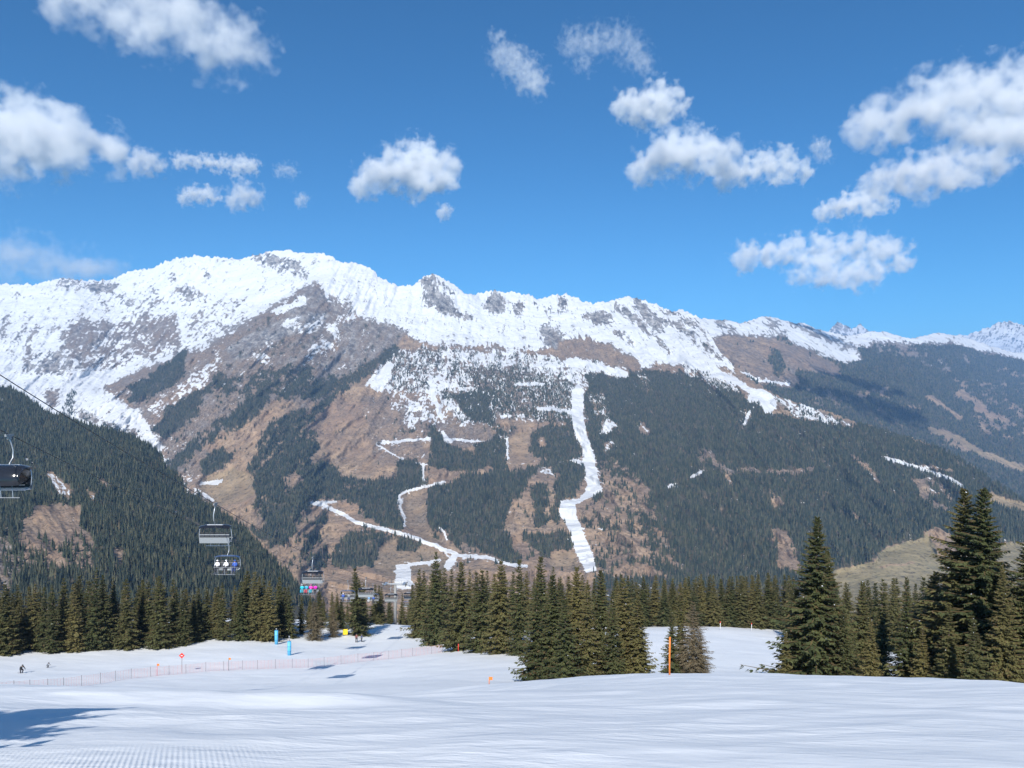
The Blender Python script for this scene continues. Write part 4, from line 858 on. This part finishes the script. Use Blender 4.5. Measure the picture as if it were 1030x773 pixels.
def person(pose, jacket, trousers, helmet, loc, rz, label, group=None, skis=True, scale=1.0, scol=(.07, .07, .09)):
    """front of the body is -Y; origin at the feet, or at the seat for a rider"""
    if pose == 'stand':
        J = [(0,0,.95),(0,0,1.12),(0,0,1.38),(0,-.01,1.52),(0,-.03,1.66), (-.19,0,1.42),(-.30,-.08,1.16),(-.26,-.30,1.02),(-.25,-.37,.99), (.19,0,1.42),(.30,-.08,1.16),(.26,-.30,1.02),(.25,-.37,.99), (-.11,0,.90),(-.14,-.07,.50),(-.13,.02,.12),(-.13,-.14,.06), (.11,0,.90),(.14,-.07,.50),(.13,.02,.12),(.13,-.14,.06)]
    elif pose == 'tuck':
        J = [(0,.18,.62),(0,.08,.78),(0,-.16,.98),(0,-.25,1.06),(0,-.34,1.14), (-.19,-.14,.98),(-.32,-.22,.74),(-.26,-.46,.68),(-.25,-.53,.66), (.19,-.14,.98),(.32,-.22,.74),(.26,-.46,.68),(.25,-.53,.66), (-.11,.16,.60),(-.17,-.16,.42),(-.15,.04,.12),(-.15,-.12,.06), (.11,.16,.60),(.17,-.16,.42),(.15,.04,.12),(.15,-.12,.06)]
    else:
        J = [(0,0,.12),(0,.03,.30),(0,.05,.55),(0,.03,.69),(0,.0,.83), (-.19,.04,.60),(-.27,-.05,.36),(-.20,-.30,.30),(-.18,-.38,.31), (.19,.04,.60),(.27,-.05,.36),(.20,-.30,.30),(.18,-.38,.31), (-.10,-.02,.11),(-.13,-.45,.10),(-.13,-.48,-.32),(-.13,-.62,-.38), (.10,-.02,.11),(.13,-.45,.10),(.13,-.48,-.32),(.13,-.62,-.38)]
    E = [(0,1),(1,2),(2,3),(3,4),(2,5),(5,6),(6,7),(7,8),(2,9),(9,10),(10,11),(11,12),(0,13),(13,14),(14,15),(15,16),(0,17),(17,18),(18,19),(19,20)]
    rad = [(.17,.12),(.16,.115),(.17,.11),.06,.085, .085,.065,.05,.045, .085,.065,.05,.045, .115,.085,.08,.07, .115,.085,.08,.07]
    RG_ = [0,0,0,3, 0,0,0,4, 0,0,0,4, 1,1,1,2, 1,1,1,2]
    me = skin_body('person_body', J, E, rad, RG_, [jacket, trousers, BOOT, SKIN, GLOVE])
    o = ob('person', me); o.location = loc; o.rotation_euler = (0, 0, rz); o.scale = (scale,) * 3
    tag(o, label, 'person', group)
    h = Vector(J[4]) + Vector((0, 0, .03))
    def ball(c, r_, sq=(1, 1, 1)):
        bm = bmesh.new(); bmesh.ops.create_icosphere(bm, subdivisions=2, radius=r_, matrix=Matrix.Translation(c) @ Matrix.Diagonal((*sq, 1)))
        m_ = bpy.data.meshes.new('b'); bm.to_mesh(m_); bm.free()
        for p_ in m_.polygons: p_.use_smooth = True
        return m_
    ob('helmet', ball(h + Vector((0, .015, .035)), .125, (1, 1.12, .92)), o, helmet)
    ob('goggles', ball(h + Vector((0, -.085, -.005)), .07, (1.15, .5, .6)), o, LENS)
    ob('nose', ball(h + Vector((0, -.115, -.05)), .018, (1, 1.2, 1.2)), o, SKIN)
    def hand(wr_, dirv):
        m_ = MB(); d = Vector(dirv).normalized()
        m_.box(Vector(wr_) + d * .03, (.08, .09, .035))
        for k in range(4): a = Vector(wr_) + Vector((-.03 + .02 * k, 0, 0)) + d * .06; m_.tube([a, a + d * (.05 - .006 * abs(k - 1.5)), a + d * .06 + Vector((0, 0, -.03))], .01, 5)
        m_.tube([Vector(wr_) + Vector((.04, 0, 0)), Vector(wr_) + Vector((.065, 0, -.01)) + d * .04], .012, 5)
        m_.build('mitten', GLOVE, o)
    for i in (8, 12): hand(J[i], (Vector(J[i]) - Vector(J[i - 1])))
    if skis:
        sm = clothes('ski_%02d%02d' % (int(scol[0] * 99), int(scol[2] * 99)), scol, .3)
        for i in (16, 20):
            x, y, z = J[i]; z -= .085
            if pose == 'sit': z -= .02
            V = []; n = 10
            for k in range(n):
                t_ = k / (n - 1); yy = y + .85 - 1.7 * t_; zz = z + max(0, t_ - .88) ** 1 * 1.1
                for sx in (-1, 1): V += [(x + sx * .045 * (1 if 0 < k < n - 1 else .6), yy, zz), (x + sx * .045 * (1 if 0 < k < n - 1 else .6), yy, zz + .02)]
            Fc = []
            for k in range(n - 1):
                a = k * 4; Fc += [(a, a + 4, a + 6, a + 2), (a + 1, a + 3, a + 7, a + 5), (a, a + 1, a + 5, a + 4), (a + 2, a + 6, a + 7, a + 3)]
            Fc += [(0, 2, 3, 1), (n * 4 - 4, n * 4 - 3, n * 4 - 1, n * 4 - 2)]
            MB().raw(V, Fc).build('ski', sm, o)
        if pose != 'sit':
            for i in (8, 12):
                x, y, z = J[i]; e = (x * 1.4, y + .75, .25) if pose == 'tuck' else (x * 1.15, y - .12, .0)
                MB().tube([(x, y - .03, z + .1), (x, y, z), e], .009, 5).build('ski_pole', BLACK, o)
    return o
c_ = clothes
def riders(D, items, group):
    for x, jk, tr, he, lab in items: person('sit', jk, tr, he, (XB_ + x, D - .20, cable(D) - 3.47), 0, lab, group, skis=True)
riders(93, [(-1.15, c_('white_jacket', (.75, .75, .78)), c_('dark_trousers', (.03, .03, .04)), c_('white_helmet', (.8, .8, .82), .3), 'left rider in a white jacket and helmet on the chair under the large empty one'),
            (-.1, c_('white_jacket', (.75, .75, .78)), c_('dark_trousers', (.03, .03, .04)), c_('white_helmet', (.8, .8, .82), .3), 'middle rider in a white jacket beside the rider in blue'),
            (.95, c_('blue_jacket', (.05, .12, .45)), c_('navy_trousers', (.03, .05, .16)), c_('blue_helmet', (.06, .14, .5), .3), 'rider in a blue jacket on the chair under the large empty one')], 'riders on the chair under the large empty one')
riders(131, [(-1.3, c_('cyan_jacket', (.02, .5, .62)), c_('cyan_trousers', (.03, .42, .55)), c_('pale_helmet', (.5, .5, .55), .3), 'leftmost rider in cyan on the colourful chair'),
             (-.55, c_('turquoise_jacket', (.03, .35, .55)), c_('red_trousers', (.55, .05, .08)), c_('black_helmet', (.03, .03, .03), .3), 'rider in turquoise with red trousers on the colourful chair'),
             (.2, c_('pink_jacket', (.85, .05, .45)), c_('cyan_trousers', (.03, .42, .55)), c_('pink_helmet', (.8, .1, .4), .3), 'rider in a pink jacket and cyan trousers'),
             (.95, c_('magenta_jacket', (.7, .03, .5)), c_('dark_trousers', (.03, .03, .04)), c_('black_helmet', (.03, .03, .03), .3), 'rightmost rider in magenta on the colourful chair')], 'riders in bright colours on one chair')
riders(161, [(-.9, c_('blue_jacket', (.05, .12, .45)), c_('navy_trousers', (.03, .05, .16)), c_('white_helmet', (.8, .8, .82), .3), 'left rider in blue on the bluish chair left of the tower'),
             (.3, c_('grey_jacket', (.25, .27, .3)), c_('navy_trousers', (.03, .05, .16)), c_('black_helmet', (.03, .03, .03), .3), 'right rider in grey on the bluish chair left of the tower')], 'riders on the bluish chair')
riders(190, [(-.9, c_('sky_jacket', (.2, .4, .65)), c_('white_trousers', (.7, .7, .72)), c_('black_helmet', (.03, .03, .03), .3), 'rider in light blue on the chair nearest to the tower'),
             (.2, c_('blue_jacket', (.05, .12, .45)), c_('dark_trousers', (.03, .03, .04)), c_('white_helmet', (.8, .8, .82), .3), 'rider in dark blue on the chair nearest to the tower')], 'riders next to the tower')
def stand(px, y, pose, jk, tr, he, rz, lab, group=None, scale=1.0, d0=70, scol=(.07, .07, .09)):
    p_ = hit(px, y, d0); person(pose, jk, tr, he, (p_.x, p_.y, p_.z + .005), rz, lab, group, scale=scale, scol=scol)
stand(21.5, 677.5, 'tuck', c_('black_jacket', (.025, .027, .03)), c_('dark_trousers', (.03, .03, .04)), c_('black_helmet', (.03, .03, .03), .3), R(60), 'skier in black crouching while racing down near the left edge', 'skiers on the piste', 1.05)
stand(48, 672, 'tuck', c_('grey_jacket', (.25, .27, .3)), c_('dark_trousers', (.03, .03, .04)), c_('black_helmet', (.03, .03, .03), .3), R(70), 'small grey skier right behind the crouching one in black', 'skiers on the piste', .7)
stand(358.6, 646.5, 'stand', c_('brown_jacket', (.18, .06, .05)), c_('black_trousers', (.02, .02, .025)), c_('black_helmet', (.03, .03, .03), .3), R(20), 'left of two people standing on the piste, in dark red', 'skiers on the piste', 1.0, 90)
stand(364, 646, 'stand', c_('navy_jacket', (.03, .05, .15)), c_('black_trousers', (.02, .02, .025)), c_('black_helmet', (.03, .03, .03), .3), R(-60), 'right of two people standing on the piste, in navy', 'skiers on the piste', .92, 90)

# ------------------------------------------------------------------ fences, markers, pads
ORANGE = mat('orange_net', (.85, .22, .12), .7); POLE = mat('fence_pole', (.55, .16, .10), .5); DPOLE = mat('dark_pole', (.12, .10, .10), .5); ORP = mat('orange_pole_paint', (.75, .20, .03), .45); RED = mat('signal_red', (.72, .04, .03), .45); WHITE = mat('white_paint', (.8, .8, .8), .5)
def net_fence(name, P, label, h=1.35, rows=9):
    root = empty(name, P[0], 0, label, 'safety fence')
    o = P[0]; net = MB()
    for a, b_ in zip(P[:-1], P[1:]):
        seg = (b_ - a).length; n = max(2, int(seg / .55))
        for r_ in range(rows):
            z = .12 + (h - .12) * r_ / (rows - 1); m_ = (a + b_) / 2 - o + Vector((0, 0, z - .05))
            net.tube([a - o + Vector((0, 0, z)), m_, b_ - o + Vector((0, 0, z))], .008, 3, False)
        for k in range(n): q = a + (b_ - a) * (k / n) - o; net.tube([q + Vector((0, 0, .1)), q + Vector((0, 0, h))], .007, 3, False)
    net.build('net', ORANGE, root)
    for q in P: MB().tube([q - o - Vector((0, 0, .2)), q - o + Vector((0, 0, h + .12))], .022, 6).build('post', DPOLE, root)
    return root
FP = [(-6, 699), (14, 697.5), (30, 696.5), (48, 695), (64, 693.6), (82, 691), (101, 688), (116, 685.5), (132, 683), (151.5, 681), (170, 679.5), (187, 678), (207, 676), (225, 675), (244, 674), (259, 673.6), (277, 673), (294, 672.4), (310, 672), (326, 670.6), (343, 668.5), (360, 666.6), (376, 665), (391, 663.5), (404, 662), (415, 660.6), (434, 658.2), (445, 657)]
P = [hit(x, y, 70) for x, y in FP]
net_fence('net_fence', P, 'long orange safety net fence along the lower edge of the piste')
def pole(name, px, y0, y1, m_, label, r_=.035, d0=70, cat='marker pole', group=None, top=None):
    q = hit(px, y1, d0); h = max(.8, (y1 - y0) / F * q.y)
    t_ = empty(name, q, 0, label, cat, group)
    MB().tube([(0, 0, -.15), (0, 0, h * .5), (.01, 0, h)], r_, 10).build('shaft', m_, t_, True)
    if top: top(t_, h)
    return t_
def band(t_, h): MB().tube([(0, 0, h * .72), (0, 0, h * .84)], .05, 10).build('band', WHITE, t_)
def disc(t_, h): MB().box((0, -.04, h - .28), (.62, .04, .62), Matrix.Rotation(R(45), 3, 'Y')).build('sign_panel', RED, t_, bevel=.01); MB().box((0, -.066, h - .28), (.30, .012, .10)).build('sign_bar', WHITE, t_)
def flag(t_, h): MB().box((.16, 0, h - .16), (.34, .02, .30)).build('flag', ORP, t_)
def cap(t_, h): MB().tube([(0, 0, h - .25), (0, 0, h + .02)], .07, 10).build('cap', RED, t_)
pole('marker_pole', 673.5, 641.5, 679.5, ORP, 'bright orange pole standing on the crest before the lone spruce', .031, 24)
pole('marker_pole', 476, 645, 653, ORP, 'orange pole under the right boughs of the broad spruce', .05, 90, top=cap)
pole('marker_pole', 461, 648, 655.5, RED, 'red pole with white band in front of the broad spruce', .06, 90, top=band)
pole('marker_pole', 230, 662, 675, DPOLE, 'dark pole with orange flag standing at the long net fence', .03, 70, top=flag)
pole('marker_pole', 158, 668, 680, RED, 'short pole with orange flag left of the diamond sign', .03, 70, top=flag)
pole('marker_pole', 724.5, 625.5, 634, WHITE, 'left of two white poles with red tops before the straight treeline', .05, 110, group='red-topped poles before the treeline', top=cap)
pole('marker_pole', 756, 627, 635, WHITE, 'right of two white poles with red tops before the straight treeline', .05, 110, group='red-topped poles before the treeline', top=cap)
pole('piste_sign', 183, 658, 677, DPOLE, 'red diamond sign on a thin pole at the net fence', .03, 70, 'sign', top=disc)
pole('marker_pole', 492, 683.5, 689.5, ORP, 'tiny orange marker low on the near snow left of the middle cluster', .04, 40, top=flag)
BLUEP = mat('light_blue_pad', (.10, .42, .68), .55, noise=.08, scale=3)
def lance(px, y0, y1, label, mast):
    q = hit(px, y1, 80); h = (y1 - y0) / F * q.y
    t_ = empty('snow_lance', q, 0, label, 'snow lance', 'snow lances in blue pads')
    MB().tube([(0, 0, -.2), (0, 0, h)], .34, 14).build('pad', BLUEP, t_, True, .0)
    s = MB()
    for k in (.3, .65): s.tube([(0, 0, h * k - .03), (0, 0, h * k + .03)], .352, 14)
    s.build('strap', mat('pad_strap', (.03, .16, .34), .6), t_)
    MB().tube([(0, 0, h), (0, 0, h + mast)], .06, 8).build('mast', GREY, t_, True)
    MB().tube([(0, 0, h + mast), (0, 0, h + mast + .28)], .13, 10).build('nozzle_head', GREY, t_, True)
lance(278, 634.5, 648.5, 'left blue padded snow lance at the foot of the wood', .15)
lance(291, 645.5, 659.5, 'right blue padded snow lance with a short mast on top', .7)
q = hit(347.3, 639.5, 100); t_ = empty('crash_pad', q, R(12), 'bright yellow padded block at the piste edge below the round-topped spruce', 'crash pad')
MB().box((0, 0, .78), (1.05, .42, 1.15)).build('cushion', mat('yellow_pad', (.85, .62, .02), .5), t_, bevel=.07)
for s in (-1, 1): MB().tube([(s * .4, 0, -.2), (s * .4, 0, .25)], .05, 6).build('leg', GREY, t_)

# ------------------------------------------------------------------ clouds: real volumes hanging above the valley air
def cloud(label, blobs, alt, dens=.012, soft=1.0, seed=0, group='fair-weather clouds', flat=.75, wisp=0.0):
    """blobs: (column, row, radius in px) at the cloud's own distance"""
    ym = sum(b_[1] for b_ in blobs) / len(blobs); D = alt * F / (HY - ym); rng = random.Random(seed)
    cs = []
    for (px, y, r_) in blobs:
        rr = r_ / F * D; cs.append((Vector(((px - CX) / F * D, D + rng.uniform(-.5, .5) * rr, zof(y, D))), rr))
    base_n = len(cs)                                          # fill the gaps between neighbouring lobes
    for k in range(base_n - 1):
        (a, ra), (b2, rb) = cs[k], cs[k + 1]
        if (a - b2).length < 2.2 * (ra + rb) and base_n < 11: cs.append(((a + b2) / 2 + Vector((0, 0, rng.uniform(-.15, .35) * ra)), (ra + rb) * .48))
    o0 = cs[0][0].copy(); bm = bmesh.new()
    for c_0, rr in cs: bmesh.ops.create_icosphere(bm, subdivisions=3, radius=rr * 1.36, matrix=Matrix.Translation(c_0 - o0))
    me = bpy.data.meshes.new('c'); bm.to_mesh(me); bm.free()
    tmp = bpy.data.objects.new('c', me); C.objects.link(tmp); md = tmp.modifiers.new('r', 'REMESH'); md.mode = 'VOXEL'; md.voxel_size = max(rr for _, rr in cs) / 7
    dg = bpy.context.evaluated_depsgraph_get(); dg.update(); new = bpy.data.meshes.new_from_object(tmp.evaluated_get(dg)); bpy.data.objects.remove(tmp); new.name = 'cloud'
    o = ob('cloud', new); o.location = o0; tag(o, label, 'cloud', group)
    m = bpy.data.materials.new('cloud_%d' % seed); m.use_nodes = True; nt = m.node_tree; N, L = nt.nodes, nt.links
    for n_ in list(N):
        if n_.type == 'BSDF_PRINCIPLED': N.remove(n_)
    out = [n_ for n_ in N if n_.type == 'OUTPUT_MATERIAL'][0]
    tc = N.new('ShaderNodeTexCoord').outputs['Object']
    size = sum(rr for _, rr in cs) / len(cs)
    # domain warp then blob field
    wn_ = N.new('ShaderNodeTexNoise'); wn_.inputs['Scale'].default_value = 1.3 / size; wn_.inputs['Detail'].default_value = 2; L.new(tc, wn_.inputs['Vector'])
    vm = N.new('ShaderNodeVectorMath'); vm.operation = 'MULTIPLY_ADD'; L.new(wn_.outputs['Color'], vm.inputs[0]); vm.inputs[1].default_value = (size * 1.5,) * 3
    sub = N.new('ShaderNodeVectorMath'); sub.operation = 'SUBTRACT'; sub.inputs[1].default_value = (size * .75,) * 3; L.new(tc, sub.inputs[0]); L.new(sub.outputs[0], vm.inputs[2])
    f = None
    for c_0, rr in cs:
        dv = N.new('ShaderNodeVectorMath'); dv.operation = 'DISTANCE'; L.new(vm.outputs[0], dv.inputs[0]); dv.inputs[1].default_value = c_0 - o0
        g = mth(N, L, 'MULTIPLY_ADD', mth(N, L, 'POWER', mth(N, L, 'MULTIPLY', dv.outputs['Value'], 1 / (1.34 * rr)), 1.35), -1.0, True, 1.0)
        g = mth(N, L, 'MULTIPLY', g, g) if False else g
        f = g if f is None else mth(N, L, 'SMOOTH_MAX', f, g, c=.12)
    n1 = N.new('ShaderNodeTexNoise'); n1.inputs['Scale'].default_value = (1.6 + wisp * 2) / size; n1.inputs['Detail'].default_value = 7; n1.inputs['Roughness'].default_value = .58; L.new(tc, n1.inputs['Vector'])
    d = mth(N, L, 'ADD', f, mth(N, L, 'MULTIPLY_ADD', n1.outputs['Fac'], 2.7 + wisp, False, -(2.7 + wisp) * .5 - .50))
    d = mth(N, L, 'MULTIPLY', mth(N, L, 'MULTIPLY', d, 1.15 / soft, True), dens * 50 / size)
    pv_ = N.new('ShaderNodeVolumePrincipled'); pv_.inputs['Color'].default_value = (1, 1, 1, 1); pv_.inputs['Anisotropy'].default_value = .0; L.new(d, pv_.inputs['Density'])
    L.new(pv_.outputs[0], out.inputs['Volume']); m.cycles.volume_step_rate = .6; new.materials.append(m)
    return o
CD = 7.0
cloud('big diagonal cloud touching the top edge left of centre', [(70,2,28),(105,6,34),(140,16,34),(175,24,38),(205,38,38),(235,46,36),(258,54,22)], 3000, .06 * 7 / 7, 1.4, 1)
cloud('large flat-bottomed cloud at the left edge', [(-20,135,48),(20,135,45),(50,142,36),(85,150,32),(112,152,22),(30,108,24)], 3000, .09, 1.0, 2)
cloud('small round puff just right of the large left cloud', [(142,162,17),(156,166,14)], 3000, .07, 1.2, 3)
cloud('thin elongated streak of cloud above two small puffs', [(182,162,10),(200,164,9),(220,166,10),(240,169,11),(254,168,11)], 3000, .07, 1.2, 4, wisp=.2)
cloud('left one of two small puffs under the thin streak', [(186,197,10),(200,196,12),(213,196,10)], 3000, .07, 1.2, 5)
cloud('right, taller one of two small puffs under the thin streak', [(236,198,14),(250,197,15),(242,188,10)], 3000, .07, 1.3, 6)
cloud('faint wisp right of the thin streak', [(282,172,8),(293,173,9)], 3000, .03, 1.8, 7, wisp=.3)
cloud('tiny faint puff right of the two small puffs', [(304,201,9)], 3000, .05, 1.5, 8)
cloud('compact bright cloud over the peaks left of centre', [(368,182,18),(385,176,22),(405,170,26),(428,163,26),(445,176,22),(415,182,20)], 3000, .10, .9, 9)
cloud('tiny puff below the compact bright cloud', [(447,212,10)], 3000, .08, 1.3, 10)
cloud('faint lilac bank of cloud low over the left peaks', [(0,262,30),(28,260,30),(60,270,26),(90,272,22),(115,274,18)], 3000, .045, 2.0, 11)
cloud('small slanting wisp above centre', [(505,52,16),(518,62,20),(532,76,20),(540,88,14),(500,40,10)], 3000, .045, 1.6, 12, wisp=.3)
cloud('loose curved wisps right of the slanting one', [(578,44,18),(600,40,18),(625,36,18),(638,50,18),(648,66,14),(588,66,12)], 3000, .03, 1.9, 13, wisp=.5)
cloud('rounded cloud above the paired one right of centre', [(628,106,16),(650,106,24),(668,108,22),(682,98,14),(660,90,14)], 3000, .09, 1.1, 14)
cloud('broad cloud left of a pair right of centre', [(650,164,20),(672,158,25),(698,154,27),(720,158,23),(735,166,16)], 3000, .09, 1.0, 15)
cloud('right cloud of the pair right of centre', [(730,180,14),(752,170,18),(775,168,19),(795,168,17),(808,174,12),(790,156,12)], 3000, .075, 1.1, 16)
cloud('small thin tuft right of the paired clouds', [(824,146,11),(832,155,10)], 3000, .04, 1.6, 17)
cloud('large cloud at the right edge', [(872,126,24),(900,114,32),(935,104,36),(965,98,34),(1000,100,38),(1030,98,44),(1060,100,44),(1040,135,34),(1000,135,32),(960,128,28),(895,132,18)], 1440, .085, 1.0, 18)
cloud('long cloud directly under the large right cloud', [(885,178,18),(915,174,26),(945,172,28),(975,166,26),(1000,162,22),(925,188,16)], 1400, .075, 1.1, 19)
cloud('small flat cloud below the two large right ones', [(832,210,12),(852,205,15),(875,203,17),(893,203,12)], 1700, .09, 1.1, 20)
cloud('long double cloud hanging lowest over the right range', [(750,258,18),(775,254,18),(800,252,20),(830,252,22),(860,250,20),(890,250,19),(908,252,14),(905,266,13),(880,274,17),(855,277,20),(830,276,20),(806,278,14)], 1620, .09, 1.0, 21)

# ------------------------------------------------------------------ sky, sun, air, camera
SUN_EL, SUN_AZ = R(38), R(180 + 9)       # the sun stands behind the viewer, a little to the left
sd = Vector((math.sin(SUN_AZ) * math.cos(SUN_EL), math.cos(SUN_AZ) * math.cos(SUN_EL), math.sin(SUN_EL)))
lamp = bpy.data.lights.new('sun', 'SUN'); lamp.energy = 4.5; lamp.angle = R(.5); lamp.color = (1, .965, .90)
so = bpy.data.objects.new('sun', lamp); C.objects.link(so); so.rotation_euler = sd.to_track_quat('Z', 'Y').to_euler(); so.location = (0, -50, 60)
w = bpy.data.worlds.new('World'); SC.world = w; w.use_nodes = True
wn, wl = w.node_tree.nodes, w.node_tree.links
sky = wn.new('ShaderNodeTexSky'); sky.sky_type = 'NISHITA'; sky.sun_disc = False
sky.sun_elevation = SUN_EL; sky.sun_rotation = SUN_AZ; sky.altitude = 1900; sky.air_density = 1.0; sky.dust_density = 0; sky.ozone_density = 3.0
bg = wn['Background']; bg.inputs['Strength'].default_value = .088
tn = wn.new('ShaderNodeMix'); tn.data_type = 'RGBA'; tn.blend_type = 'MULTIPLY'; tn.inputs[0].default_value = 1; tn.inputs[7].default_value = (.29, .77, 1.03, 1)
wl.new(sky.outputs[0], tn.inputs[6]); wl.new(tn.outputs[2], bg.inputs[0])
hz = MB(); hz.box((0, 10500, 300), (42000, 23000, 2060)).build('haze')
ho = bpy.data.objects['haze']
hm = bpy.data.materials.new('air'); hm.use_nodes = True; hn = hm.node_tree
for n_ in list(hn.nodes):
    if n_.type == 'BSDF_PRINCIPLED': hn.nodes.remove(n_)
pv = hn.nodes.new('ShaderNodeVolumePrincipled'); pv.inputs['Density'].default_value = 4.6e-5; pv.inputs['Color'].default_value = (.34, .60, 1.0, 1); pv.inputs['Anisotropy'].default_value = 0.0
hn.links.new(pv.outputs[0], [n_ for n_ in hn.nodes if n_.type == 'OUTPUT_MATERIAL'][0].inputs['Volume'])
ho.data.materials.append(hm); tag(ho, 'thin blue mountain air over the whole valley', 'haze', kind='stuff')
cam = bpy.data.cameras.new('camera'); co = bpy.data.objects.new('camera', cam); C.objects.link(co)
co.rotation_euler = (R(90), 0, 0); cam.sensor_width = 36; cam.lens = 36 * F / 1030; cam.shift_y = (HY - 386.5) / 1030; cam.clip_end = 90000; cam.clip_start = .1
SC.camera = co
SC.view_settings.view_transform = 'Standard'; SC.view_settings.look = 'None'; SC.view_settings.gamma = 1; SC.view_settings.exposure = .45
cy = SC.cycles; cy.max_bounces = 10; cy.diffuse_bounces = 2; cy.glossy_bounces = 2; cy.transmission_bounces = 4; cy.transparent_max_bounces = 12; cy.volume_bounces = 8
cy.use_denoising = True; cy.volume_max_steps = 256
try: cy.denoiser = 'OPENIMAGEDENOISE'; cy.denoising_input_passes = 'RGB_ALBEDO_NORMAL'
except Exception: pass
